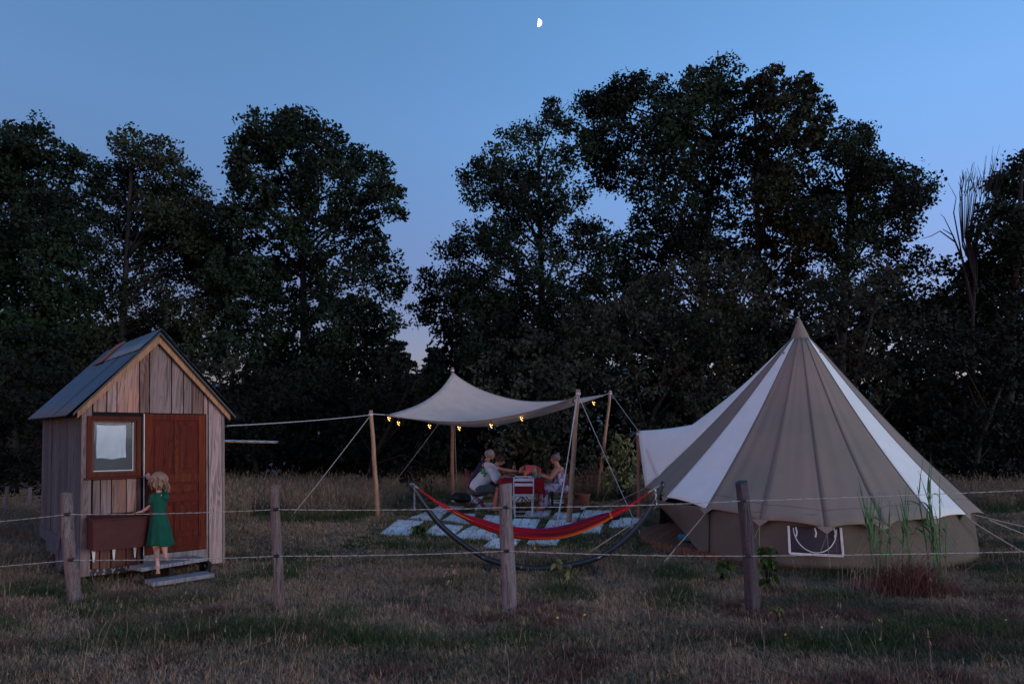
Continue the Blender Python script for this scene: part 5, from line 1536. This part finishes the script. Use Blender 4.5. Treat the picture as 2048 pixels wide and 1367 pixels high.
def hairdo(c, r, f, m, parent, name='hair', back=1.0, size=1.0, fringe=.35, down=0.0, strands=260, length=.06, bun=None):
    M = Matrix.Translation(Vector(c)) @ Matrix.Rotation(math.radians(f), 4, 'Z') @ Matrix.Rotation(down, 4, 'Y')
    h = MB()
    h.ell((-.20 * r, 0, .32 * r), (1.20 * r * size, 1.08 * r * size, 1.12 * r * size), nu=22, nv=16)
    h.ell((-.62 * r, 0, -.20 * r), (.62 * r * size, .92 * r * size, .80 * r * back), nu=18, nv=12)
    if bun: h.ell(bun[0], bun[1])
    # locks lying over the mass
    for i in range(strands):
        a = R.uniform(-math.pi, math.pi); el = R.uniform(-.35, 1.2)
        if abs(a) < 1.0 and el < .35 + fringe: continue
        n_ = Vector((math.cos(a) * math.cos(el), math.sin(a) * math.cos(el), math.sin(el)))
        p = Vector((-.20 * r, 0, .28 * r)) + Vector((n_.x * 1.18 * r * size, n_.y * 1.06 * r * size, n_.z * 1.10 * r * size))
        wv = .12 if length > .08 else .4
        t = Vector((-.6 * n_.z - .2, R.uniform(-wv, wv), -1)).normalized() * length * R.uniform(.5, 1.2)
        t = t - n_ * t.dot(n_) * .8
        h.tube([p, p + t * .5 + n_ * .004, p + t + n_ * R.uniform(-.004, .005)], [.006, .005, .003], 4)
    h.xf(M)
    return h.build(name, m, parent, remesh=.0065, sm=1, fixn=False)
def eyes(M, r, parent):
    for s_ in (-1, 1):
        MB().ell((.93 * r, s_ * .36 * r, .10 * r), (.09 * r, .14 * r, .09 * r), nu=10, nv=8).xf(M).build('eye', M_EYE, parent, smooth=True)

# --- the child on the step
CY = 8.0
ch = thing('person', 'small fair-haired child in a green dress on tiptoe on the hut step', 'person', PY(325, 1118, CY))
J = lambda px, py, dy=0.0: PY(px, py, CY + dy)
bd = MB()
limb(bd, [J(318, 1052), J(318, 1030), J(318, 1003, .02), J(319, 990, .03)], [.070, .062, .074, .045])
limb(bd, [J(307, 992, .02), J(331, 992, .02)], [.034, .034])
limb(bd, [J(319, 988, .03), J(318, 972, .04)], [.030, .030])
HCc = J(316, 961, .05); HRr = .073
MH = head(bd, HCc, HRr, 128, .05)
limb(bd, [J(312, 1055), J(311, 1090, .01), J(313, 1098, .0), J(315, 1119, -.26)], [.050, .034, .033, .020])
limb(bd, [J(327, 1055), J(329, 1088, .02), J(329, 1096, .02), J(331, 1112, .02)], [.050, .034, .033, .020])
# feet: left trails with the sole showing, right on its toes on the tread
limb(bd, [J(315, 1119, -.26), J(316, 1130, -.29), J(316, 1141, -.27)], [.019, .022, .016])
for k in range(5):
    q = J(313 + k * 1.6, 1143, -.26); bd.tube([q, q + Vector((0, .0, -.015))], .006, 6, round_=True)
limb(bd, [J(331, 1112, .02), J(332, 1115, .05), J(333, 1118, .11)], [.020, .022, .016])
for k in range(5):
    q = J(331 + k * 1.4, 1118.5, .125); bd.tube([q, q + Vector((0, .015, 0))], .006, 6, round_=True)
# lower arm: elbow out, hand flat on the box lid
el = J(303, 1010, .03); wr = J(285, 1022, .04)
limb(bd, [J(308, 993, .02), el], [.032, .024]); limb(bd, [el, wr], [.024, .016])
hand(bd, wr, J(268, 1025, .06) - wr, 1, .72, curl=.15)
# raised arm behind the head, hand on the frame
wr2 = J(299, 957, .22)
limb(bd, [J(329, 992, .02), J(322, 972, .22), wr2], [.030, .022, .016])
hand(bd, wr2, J(292, 944, .28) - wr2, -1, .72, curl=.35, back=(.3, -1, .2))
bd.build('body', M_SKINP, ch, remesh=.0055, sm=3, fixn=False)
eyes(MH, HRr, ch)
hairdo(HCc, HRr, 128, M_HAIRF, ch, back=1.45, size=1.06, strands=420, length=.11, fringe=.1, bun=((-1.25 * HRr, -.5 * HRr, -.10 * HRr), (.40 * HRr, .36 * HRr, .46 * HRr)))
tl = MB()
for i in range(26):
    s0 = J(331, 964, -.03) + Vector((R.uniform(-.015, .02), 0, R.uniform(-.02, .02)))
    tl.tube([s0, s0 + Vector((R.uniform(.0, .05), R.uniform(-.02, .01), -.02)), J(334 + R.uniform(-5, 8), 981 + R.uniform(-6, 4), -.04)], [.007, .006, .002], 4)
tl.build('ponytail', M_HAIRF, ch, kind='stuff', fixn=False)
dr = MB()
limb(dr, [J(318, 1030), J(318, 1005, .02), J(319, 993, .03)], [.072, .083, .060])
limb(dr, [J(307, 993, .02), J(304, 1003, .01)], [.046, .040]); limb(dr, [J(331, 993, .02), J(326, 983, .10)], [.046, .040])
dr.build('dress_top', M_DRESS, ch, remesh=.0065, sm=2, fixn=False)
P = []
for i in range(18):
    t = i / 17; c_ = J(318 + 2.5 * t, 1026, .0).lerp(J(321, 1089, -.0), t); row = []
    for k in range(64):
        a = 2 * math.pi * k / 64
        rr_ = .070 + .062 * t ** .7 + .013 * t * math.sin(a * 9 + 1.2 * math.sin(a * 2)) + .008 * t * math.sin(a * 4 + 1)
        row.append(c_ + Vector((rr_ * math.cos(a), rr_ * .85 * math.sin(a), .010 * t * math.sin(a * 3))))
    P.append(row)
MB().grid(P, True).build('skirt', M_DRESS, ch, smooth=True, solid=.005, fixn=False)
MB().lathe(J(289, 1020, .04) - Vector((0, 0, .0)), [(.018, -.004), (.018, .004)], 10).build('bracelet', M_BLACK, ch, solid=.004)

# --- seated adults, joints in metres in the world
def seated(label, f, Yc, pel, neck, hc, hr, down, arms, knee, ankle, skin, group='people at the table'):
    """f +1 faces +x, -1 faces -x.  joint x,z given; Yc depth"""
    p = thing('person', label, 'person', (pel[0], Yc, 0), group)
    V = lambda x, z, dy=0: Vector((x, Yc + dy, z))
    b = MB()
    limb(b, [V(*pel), V((pel[0] * .55 + neck[0] * .45), pel[1] * .55 + neck[1] * .45), V(neck[0] - .06 * f, neck[1] - .13)], [.150, .130, .115])
    limb(b, [V(neck[0] - .05 * f, neck[1] - .10, -.15), V(neck[0] - .05 * f, neck[1] - .10, .15)], [.062, .062])
    limb(b, [V(neck[0] - .03 * f, neck[1] - .07), V((neck[0] + hc[0]) / 2, (neck[1] + hc[1]) / 2)], [.062, .056])
    M = head(b, V(*hc), hr, 0 if f > 0 else 180, down)
    for s_ in (-1, 1):
        kn = V(knee[0], knee[1], .11 * s_); an = V(ankle[0] + .04 * s_, ankle[1], .10 * s_)
        limb(b, [V(pel[0], pel[1] - .03, .09 * s_), kn], [.098, .064]); limb(b, [kn, kn.lerp(an, .35), an], [.058, .060, .036])
        limb(b, [an - Vector((.04 * f, 0, .03)), an + Vector((.15 * f, 0, -.05))], [.034, .026])
    for (sh, elb, wr_, hd, side) in arms:
        limb(b, [Vector(sh), Vector(elb)], [.052, .040]); limb(b, [Vector(elb), Vector(elb).lerp(Vector(wr_), .3), Vector(wr_)], [.040, .040, .026])
        hand(b, wr_, Vector(hd), side, 1.0, .6)
    b.build('body', skin, p, remesh=.0075, sm=4, fixn=False)
    eyes(M, hr, p)
    return p, V, M
# man in the white T-shirt
Ym = 15.2
p1, V, M1 = seated('man with short brown hair and white T-shirt with green letters on its back', 1, Ym, (-.74, .53), (-.37, .99), (-.25, 1.115), .078, .45,
    [((-.43, Ym - .19, .90), (-.34, Ym - .24, .66), (-.16, Ym - .10, .775), (.9, .3, .0), 1), ((-.40, Ym + .19, .90), (-.26, Ym + .24, .72), (-.05, Ym + .12, .80), (.9, -.2, 0), -1)], (-.30, .50), (-.33, .10), M_SKIN)
hairdo(V(-.25, 1.115), .078, 0, M_HAIRB, p1, down=.45, back=.9, size=1.02, length=.05, fringe=.25)
sh = MB()
limb(sh, [V(-.75, .55), V(-.60, .74), V(-.45, .87), V(-.40, .93)], [.182, .168, .152, .100])
limb(sh, [V(-.44, .895, -.15), V(-.42, .89, .15)], [.090, .090])
limb(sh, [V(-.43, .90, -.18), V(-.36, .735, -.235)], [.078, .082]); limb(sh, [V(-.41, .90, .18), V(-.32, .76, .235)], [.075, .078])
sho = sh.build('t_shirt', M_WCLOTH, p1, remesh=.009, sm=4, disp=(.010, .09), fixn=False)
so = MB(); limb(so, [V(-.76, .50), V(-.70, .50)], [.172, .165])
for s_ in (-1, 1): limb(so, [V(-.70, .50, .09 * s_), V(-.42, .51, .11 * s_)], [.125, .092])
so.build('shorts', M_SHORTS, p1, remesh=.009, sm=3, disp=(.02, .08), fixn=False)
# lettering across the shoulders
cu = bpy.data.curves.new('lettering', 'FONT'); cu.body = 'AM'; cu.size = .17; cu.extrude = .002; cu.align_x = 'CENTER'; cu.align_y = 'CENTER'; cu.offset = .004
to = bpy.data.objects.new('lettering_curve', cu); COL.objects.link(to)
dg_ = bpy.context.evaluated_depsgraph_get(); me = bpy.data.meshes.new_from_object(to.evaluated_get(dg_)); bpy.data.objects.remove(to)
me.materials.clear(); me.materials.append(M_GREENL)
lo = bpy.data.objects.new('lettering', me); COL.objects.link(lo); lo.parent = p1
ORG[lo.name] = ORG[p1.name]
# lay the letters on the back: project every vertex on the tilted back surface
ax = Vector((.30, 0, .36)).normalized()          # spine direction
side_ = Vector((0, -1, 0))
nb = Vector((-ax.z, 0, ax.x))                     # outwards from the back
nview = (nb * .62 + side_ * .78).normalized(); tang = ax.cross(nview).normalized()
if tang.x < 0: tang = -tang
base_c = V(-.545, .815) - Vector((0, 0, 0))
for v_ in me.vertices:
    lx, ly = v_.co.x, v_.co.y
    ang = lx / .18
    rad = .186
    out_ = (nview * math.cos(ang) + tang * math.sin(ang))
    q = base_c + ax * (ly - .25 * lx) + out_ * (rad + v_.co.z)
    v_.co = q - ORG[p1.name]
# grey-haired diner
Y2 = 16.0
p2, V, M2 = seated('grey-haired diner behind the man in the white T-shirt, one arm stretched over the table', 1, Y2, (-.82, .55), (-.58, 1.08), (-.50, 1.215), .082, .15,
    [((-.50, Y2 - .16, .97), (-.20, Y2 - .14, .88), (.10, Y2 - .06, .84), (.95, .1, -.1), 1), ((-.52, Y2 + .2, .98), (-.38, Y2 + .26, .76), (-.12, Y2 + .15, .80), (.9, -.2, 0), -1)], (-.38, .50), (-.36, .10), M_SKIN)
hairdo(V(-.50, 1.215), .082, 0, M_HAIRG, p2, down=.1, back=1.0, size=1.08, strands=420, length=.06, fringe=.2)
sh = MB(); limb(sh, [V(-.82, .56), V(-.72, .78), V(-.64, .95), V(-.60, 1.0)], [.180, .168, .150, .100])
limb(sh, [V(-.60, .97, -.14), V(-.60, .97, .14)], [.088, .088])
sh.build('waistcoat', M_NAVY, p2, remesh=.009, sm=4, disp=(.01, .09), fixn=False)
sh = MB(); limb(sh, [V(-.57, .975, -.16), V(-.36, .93, -.15)], [.092, .070]); limb(sh, [V(-.56, .98, .16), V(-.46, .85, .24)], [.074, .064])
sh.build('shirt_sleeve', M_WCLOTH, p2, remesh=.009, sm=3, fixn=False, kind=None)
so = MB(); limb(so, [V(-.84, .50), V(-.78, .50)], [.168, .16])
for s_ in (-1, 1): limb(so, [V(-.78, .50, .09 * s_), V(-.40, .51, .11 * s_), ], [.12, .085]); limb(so, [V(-.38, .50, .11 * s_), V(-.37, .16, .10 * s_)], [.08, .06])
so.build('trousers', M_NAVY, p2, remesh=.009, sm=3, fixn=False)
# woman in the floral dress
Y3 = 15.45
p3, V, M3 = seated('woman with grey hair pinned up in a sleeveless floral dress, reaching across the table', -1, Y3, (1.05, .52), (1.00, 1.00), (.955, 1.135), .080, .12,
    [((.99, Y3 - .18, .90), (.84, Y3 - .22, .72), (.60, Y3 - .12, .80), (-.95, .15, 0), -1), ((.99, Y3 + .18, .90), (.86, Y3 + .22, .74), (.62, Y3 + .14, .80), (-.95, -.1, 0), 1)], (.66, .50), (.68, .10), M_SKIN)
hairdo(V(.955, 1.135), .080, 180, M_HAIRM, p3, down=.12, back=.75, size=1.02, length=.05, bun=((-.95 * .08, 0, 1.15 * .08), (.042, .040, .045)))
sh = MB()
limb(sh, [V(1.05, .54), V(1.05, .72), V(1.04, .85)], [.172, .150, .128])
limb(sh, [V(1.03, .90, -.10), V(1.02, .96, -.085)], [.045, .030]); limb(sh, [V(1.03, .90, .10), V(1.02, .96, .085)], [.045, .030])
limb(sh, [V(1.08, .50), V(1.0, .49)], [.178, .17])
for s_ in (-1, 1):
    limb(sh, [V(1.0, .50, .09 * s_), V(.66, .50, .12 * s_)], [.13, .10]); limb(sh, [V(.68, .48, .10 * s_), V(.70, .18, .11 * s_)], [.11, .10])
limb(sh, [V(.70, .42), V(.72, .18)], [.12, .13])
sh.build('floral_dress', M_FLORAL, p3, remesh=.009, sm=4, disp=(.03, .08), fixn=False)

# ------------------------------------------------------------------ meadow: blades instanced from one tuft per kind
def scatter_group():
    ng = bpy.data.node_groups.new('tuft_scatter', 'GeometryNodeTree')
    ng.interface.new_socket('Geometry', in_out='INPUT', socket_type='NodeSocketGeometry')
    ng.interface.new_socket('Geometry', in_out='OUTPUT', socket_type='NodeSocketGeometry')
    gi = ng.nodes.new('NodeGroupInput'); go = ng.nodes.new('NodeGroupOutput')
    at = ng.nodes.new('GeometryNodeInputNamedAttribute'); at.data_type = 'FLOAT'; at.inputs['Name'].default_value = 'spot'
    cmp_ = ng.nodes.new('FunctionNodeCompare'); cmp_.data_type = 'FLOAT'; cmp_.operation = 'GREATER_THAN'; cmp_.inputs[1].default_value = .5
    se = ng.nodes.new('GeometryNodeSeparateGeometry'); se.domain = 'POINT'
    ng.links.new(gi.outputs[0], se.inputs[0]); ng.links.new(at.outputs[0], cmp_.inputs[0]); ng.links.new(cmp_.outputs[0], se.inputs[1])
    ip = ng.nodes.new('GeometryNodeInstanceOnPoints')
    ng.links.new(se.outputs[0], ip.inputs['Points']); ng.links.new(se.outputs[1], ip.inputs['Instance'])
    ar = ng.nodes.new('GeometryNodeInputNamedAttribute'); ar.data_type = 'FLOAT_VECTOR'; ar.inputs['Name'].default_value = 'turn'
    as_ = ng.nodes.new('GeometryNodeInputNamedAttribute'); as_.data_type = 'FLOAT_VECTOR'; as_.inputs['Name'].default_value = 'size'
    ng.links.new(ar.outputs[0], ip.inputs['Rotation']); ng.links.new(as_.outputs[0], ip.inputs['Scale'])
    ng.links.new(ip.outputs[0], go.inputs[0])
    return ng
SG = scatter_group()
def tuft(nb, rad, h0, h1, w, lean=.5, seg=2, seed_heads=0):
    v = []; f = []
    for _ in range(nb):
        a = R.uniform(0, 6.28); r_ = rad * math.sqrt(R.random()); x, y = r_ * math.cos(a), r_ * math.sin(a)
        h_ = R.uniform(h0, h1); b = R.uniform(0, 6.28); l_ = h_ * R.uniform(.1, lean) * (1 if R.random() < .85 else 2.2)
        px, py = -math.sin(b) * w / 2, math.cos(b) * w / 2
        tw = R.uniform(-1, 1) * .5; px, py = px * math.cos(tw) - py * math.sin(tw), px * math.sin(tw) + py * math.cos(tw)
        k = len(v)
        for i in range(seg):
            t = i / seg; q = 1 - .35 * t
            cx_ = x + math.cos(b) * l_ * t * t; cy_ = y + math.sin(b) * l_ * t * t; z = h_ * t * (1 - .15 * t)
            v += [(cx_ - px * q, cy_ - py * q, z), (cx_ + px * q, cy_ + py * q, z)]
        tx, ty, tz = x + math.cos(b) * l_, y + math.sin(b) * l_, h_ * .86
        v.append((tx, ty, tz))
        for i in range(seg - 1): f.append((k + 2 * i, k + 2 * i + 1, k + 2 * i + 3, k + 2 * i + 2))
        f.append((k + 2 * seg - 2, k + 2 * seg - 1, k + 2 * seg))
        if seed_heads and R.random() < seed_heads:
            m = len(v); s_ = w * 1.6; hh = h_ * .14
            v += [(tx - s_, ty, tz - hh * .2), (tx, ty - s_, tz + hh * .4), (tx + s_, ty, tz - hh * .1), (tx, ty, tz + hh)]
            f += [(m, m + 1, m + 3), (m + 1, m + 2, m + 3), (m, m + 2, m + 1)]
    return v, f
def scatter(name, label, mat, tf, pts, smin, smax, tilt=.12):
    v, f = tf; n0 = len(v); n = len(pts)
    me = bpy.data.meshes.new(name); me.from_pydata(v + [tuple(p) for p in pts], [], f)
    me.materials.append(mat)
    sp = me.attributes.new('spot', 'FLOAT', 'POINT'); sp.data.foreach_set('value', np.concatenate([np.zeros(n0), np.ones(n)]).astype(np.float32))
    tr = np.zeros((n0 + n, 3), np.float32); tr[n0:, 2] = NR.random(n) * 6.28; tr[n0:, 0] = NR.normal(size=n) * tilt; tr[n0:, 1] = NR.normal(size=n) * tilt
    me.attributes.new('turn', 'FLOAT_VECTOR', 'POINT').data.foreach_set('vector', tr.ravel())
    sz = np.ones((n0 + n, 3), np.float32); s_ = smin + (smax - smin) * NR.random(n); sz[n0:, 0] = .8 + .4 * NR.random(n); sz[n0:, 1] = sz[n0:, 0]; sz[n0:, 2] = s_
    me.attributes.new('size', 'FLOAT_VECTOR', 'POINT').data.foreach_set('vector', sz.ravel())
    o = bpy.data.objects.new(name, me); COL.objects.link(o)
    md = o.modifiers.new('scatter', 'NODES'); md.node_group = SG
    settags(o, label, None, None, 'stuff')
    return o
def inpoly(x, y, quad):
    c_ = False; n = len(quad)
    for i in range(n):
        a, b = quad[i], quad[i - 1]
        if (a.y > y) != (b.y > y) and x < (b.x - a.x) * (y - a.y) / (b.y - a.y) + a.x: c_ = not c_
    return c_
HC_ = H(HW / 2, HL / 2, 0)
def blocked(x, y, pad=0.0):
    if (x - DC.x) ** 2 + (y - DC.y) ** 2 < (DR - .02 + pad) ** 2: return True
    d_ = Vector((x, y, 0)) - FLc; u_, v_ = d_.dot(HU), d_.dot(HV)
    if .06 < u_ < HW - .02 and .15 < v_ < HL - .1: return True
    if 10.0 < y < 19.6 and -2.6 < x < 2.9:
        for q in SLW:
            if inpoly(x, y, q): return True
    return False
def field(n, ymin, ymax, test=None, wide=.80, power=1.0):
    out = []
    while len(out) < n:
        y = ymin + (ymax - ymin) * R.random() ** power
        x = R.uniform(-1, 1) * (wide * y + .6)
        if test and not test(x, y): continue
        if blocked(x, y): continue
        out.append((x, y, gz(x, y) - .005))
    return out
nz_ = lambda x, y, s_, o_: noise.noise(Vector((x * s_, y * s_, o_)))
scatter('short_grass', 'short dry mown grass all over the meadow', M_BLADE, tuft(95, .22, .015, .052, .0045, 1.1), field(7000, 4.6, 9.5, None, .84), .5, 1.5)
scatter('short_grass', 'short grass around the tent and the tiles', M_BLADE, tuft(70, .30, .025, .07, .008, .9), field(6500, 9.3, 21, None, .80), .5, 1.4)
scatter('green_grass', 'darker green grass clumps along the fence line and hut', M_LUSH, tuft(30, .14, .03, .11, .005, .9),
        field(2100, 4.7, 10, lambda x, y: nz_(x, y, .9, 3) + (.40 if abs(y - 5.95 - .15 * math.sin(x * 2)) < .28 else -.12) + (.35 if (x < -2.6 and y > 6.6) else 0) + (.3 if (x > 1.5 and 7.2 < y < 8.9) else 0) > .28, .84), .5, 1.3)
# lush grass between the tiles
scatter('tile_grass', 'lush green grass between the patio tiles', M_LUSH, tuft(40, .12, .03, .08, .007, .8),
        field(1900, 10.3, 19.2, lambda x, y: -2.55 < x < 2.6 - .0 * y and not (x > 2.0 and y > 14.5), .3), .6, 1.3)
# straw stems scattered near the camera
scatter('straw_stems', 'loose pale straw stems standing above the short grass', M_SEED, tuft(3, .10, .12, .34, .0035, .8, 4, .5), field(480, 4.7, 13, lambda x, y: nz_(x, y, .7, 8) > -.15, .84), .5, 1.2)
# tall uncut grass at the wood edge
def tall_t(x, y):
    if x < -5.4 and x < -.60 * y: return False
    if x < -5.4: lim = 13.5
    elif x < -2.8: lim = 14.2 + .5 * math.sin(x * 2)
    elif x < 2.2: lim = 18.9
    elif x < 3.2: lim = 18.0
    else: lim = 15.8
    return y > lim + .5 * nz_(x, y, .8, 5)
scatter('tall_grass', 'pale uncut tall grass in front of the wood', M_STRAW, tuft(30, .20, .24, .62, .0075, .45, 3, .35), field(5200, 11, 23, tall_t, .85), .6, 1.15)
scatter('tall_green_grass', 'green growth at the foot of the tall grass', M_LUSH, tuft(30, .20, .10, .30, .010, .7, 2), field(1700, 12.5, 22, lambda x, y: tall_t(x, y + .9) and nz_(x, y, .6, 1) > -.05, .85), .6, 1.3)
# reddish dry patches by the camera
scatter('russet_grass', 'reddish dead grass patches in the foreground', M_REDGR, tuft(45, .15, .02, .08, .004, 1.2), field(1500, 4.7, 7.6, lambda x, y: nz_(x, y, 1.6, 12) + .3 * nz_(x, y, 5, 2) > .22, .84), .5, 1.4)
scatter('meadow_grass', 'knee high uncut grass left of the hut', M_STRAW, tuft(30, .20, .14, .34, .0065, .5, 3, .3), field(1300, 11.2, 17, lambda x, y: x < -5.6 and x < -.58 * y, .95), .6, 1.15)
fl_ = []
while len(fl_) < 16:
    x = R.uniform(-.5, 5.5); y = R.uniform(5.6, 6.6)
    if nz_(x, y, 1.3, 4) > -.05: fl_.append((x, y, R.uniform(.06, .14)))
vv = []; ff = []
for k in range(6):
    a = k * math.pi / 3; m = len(vv); vv += [(0, 0, 0), (.010 * math.cos(a - .4), .010 * math.sin(a - .4), .004), (.013 * math.cos(a), .013 * math.sin(a), .005), (.010 * math.cos(a + .4), .010 * math.sin(a + .4), .004)]; ff.append((m, m + 1, m + 2, m + 3))
scatter('yellow_flowers', 'tiny yellow flowers in the green strip under the fence', M_FLOWER, (vv, ff), fl_, .8, 1.2, .5)

# ------------------------------------------------------------------ single plants
def ribbon(mb, pts, w0, w1, side):
    P = []
    n = len(pts)
    for i, p in enumerate(pts):
        t = i / (n - 1); w = (w0 * (1 - t) + w1 * t) * (math.sin(math.pi * (.25 + .70 * t)) if t > .5 else 1)
        P.append([Vector(p) - side * w / 2, Vector(p) + Vector((0, .004, 0)), Vector(p) + side * w / 2])
    mb.grid(P)
def reed(label, cx_, by, Y, tall, n, spread, grp='reeds beside the tent'):
    b = PY(cx_, by, Y); b.z = 0
    t = thing('reed_plant', label, 'plant', b, grp)
    mb = MB(); stm = MB()
    for i in range(n):
        hgt = tall * R.uniform(.55, 1); x0 = b.x + R.uniform(-spread, spread) * .5; y0 = b.y + R.uniform(-.1, .1)
        s0 = Vector((x0, y0, 0)); tipx = R.uniform(-.10, .14)
        st_top = s0 + Vector((tipx, 0, hgt * .80))
        stm.tube([s0, s0.lerp(st_top, .5), st_top], [.007, .006, .003], 5)
        for k in range(7):
            q = s0.lerp(st_top, R.uniform(.35, 1)); dirx = R.choice([-1, 1]) * R.uniform(.4, 1); L = hgt * R.uniform(.22, .42); dz = R.uniform(.5, 1.1)
            up_ = R.random() < .55
            pts = []
            for j in range(9):
                u_ = j / 8
                pts.append(q + Vector((dirx * L * (u_ * .35 if up_ else u_ * .85), R.uniform(-.005, .005) + .1 * dirx * u_, L * ((u_ * .95 - .10 * u_ * u_) if up_ else (dz * u_ - 1.1 * dz * u_ * u_)))))
            ribbon(mb, pts, .036, .005, Vector((.75, .5, .35)).normalized())
    mb.build('leaves', M_REED, t, kind='stuff', fixn=False, smooth=True)
    stm.build('stems', M_REED, t, kind='stuff', fixn=False)
reed('left clump of tall green reeds in front of the tent wall', 1790, 1130, 7.7, 1.30, 9, .48)
reed('right clump of tall green reeds at the tent edge, taller with upright leaves', 1868, 1130, 7.6, 1.50, 7, .26)
b = PY(1815, 1130, 7.5); b.z = 0
t = thing('dead_grass_clump', 'reddish brown heap of dead stalks at the foot of the reeds', 'plant', b)
mb = MB()
for i in range(620):
    x = b.x + R.gauss(0, .26); y = b.y + R.uniform(-.22, .25); h_ = R.uniform(.12, .50) * (1.1 - min(1, abs(x - b.x) * 1.3)); dx_ = R.uniform(-.5, .5) * h_ * 1.3
    p0 = Vector((x, y, 0)); p2 = p0 + Vector((dx_, R.uniform(-.1, .1), h_ * R.uniform(.55, 1)))
    mb.tube([p0, p0.lerp(p2, .5) + Vector((0, 0, h_ * .18)), p2 - Vector((0, 0, h_ * .1 * R.random()))], [.0035, .0028, .0015], 3, cap=False)
mb.build('dead_stalks', M_REDGR, t, kind='stuff', fixn=False)
mb = MB()
for i in range(70):
    x = b.x + R.uniform(-.75, .6); y = b.y + R.uniform(-.1, .2); h_ = R.uniform(.3, .62); dx_ = R.uniform(-.35, .35)
    p0 = Vector((x, y, 0)); mb.tube([p0, p0 + Vector((dx_ * .3, 0, h_ * .7)), p0 + Vector((dx_, 0, h_))], [.003, .0025, .0012], 3, cap=False)
mb.build('pale_stalks', M_SEED, t, kind='stuff', fixn=False)

def leafy(label, px, py, Y, h_, w, n, lsz, mat, name='bramble', cat='plant', grp=None, stems=5):
    b = PY(px, py, Y); b.z = 0
    t = thing(name, label, cat, b, grp)
    stm = MB(); lm = MB()
    for s_ in range(stems):
        tip = b + Vector((R.uniform(-w, w), R.uniform(-.1, .1), h_ * R.uniform(.6, 1))); mid = b.lerp(tip, .5) + Vector((R.uniform(-.03, .03), 0, h_ * .15))
        stm.tube([b, mid, tip], [.006, .004, .002], 5)
        for k in range(max(1, n // stems)):
            q = (b.lerp(mid, R.random()) if R.random() < .3 else mid.lerp(tip, R.random()))
            d_ = Vector((R.uniform(-1, 1), R.uniform(-1, .3), R.uniform(-.6, .4))).normalized(); L = lsz * R.uniform(.6, 1.2); sd = d_.cross(Vector((R.uniform(-.3, .3), 1, .4))).normalized()
            P = []
            for j in range(6):
                u_ = j / 5; ww = L * .38 * math.sin(math.pi * min(.98, .12 + u_ * .88)) 
                c_ = q + d_ * L * u_ - Vector((0, 0, L * .35 * u_ * u_))
                P.append([c_ - sd * ww + Vector((0, 0, ww * .3)), c_, c_ + sd * ww + Vector((0, 0, ww * .3))])
            lm.grid(P)
    lm.build('leaves', mat, t, kind='stuff', fixn=False, smooth=True)
    stm.build('stems', M_TRUNK, t, kind='stuff', fixn=False)
leafy('broad-leaved bramble growing just right of the dark fence post by the tent', 1535, 1150, 7.6, .55, .16, 46, .11, M_BRAM, stems=6)
leafy('small bramble creeping over the deck edge left of the dark fence post', 1440, 1130, 8.1, .34, .16, 34, .085, M_BRAM, stems=5)
leafy('sapling with few yellow-green leaves in front of the hammock stand', 1128, 1185, 7.35, .42, .12, 30, .07, M_YELL, 'sapling', stems=4)
leafy('dry seedling with curled pale leaves left of the thick fence post', 902, 1165, 7.8, .26, .07, 20, .05, M_SEED, 'seedling', stems=3)
leafy('low dark weed in the grass gap left of the hammock', 835, 1066, 11.6, .20, .22, 34, .10, M_BRAM, 'weed', stems=6)
leafy('ragwort with yellow-green top at the foot of the dark fence post', 1555, 1230, 6.35, .20, .08, 20, .05, M_YELL, 'weed', stems=4)
for (px_, yy, hh, lab) in ((1190, 18.4, .95, 'tall russet dock stalks right of the front right canopy pole'), (1172, 18.6, .8, 'shorter russet dock stalks beside the taller ones')):
    b = PY(px_, 960, yy); b.z = 0
    t = thing('dock_plant', lab, 'plant', b, 'dock plants at the wood edge')
    mb = MB()
    for i in range(9):
        p0 = b + Vector((R.uniform(-.15, .15), 0, 0)); p2 = p0 + Vector((R.uniform(-.12, .12), 0, hh * R.uniform(.7, 1)))
        mb.tube([p0, p2], [.01, .006], 4)
        for k in range(14):
            q = p0.lerp(p2, R.uniform(.5, 1)); mb.tube([q, q + Vector((R.uniform(-.05, .05), R.uniform(-.03, .03), R.uniform(.0, .05)))], [.008, .003], 3)
    mb.build('stalks', M_REDGR, t, kind='stuff', fixn=False)
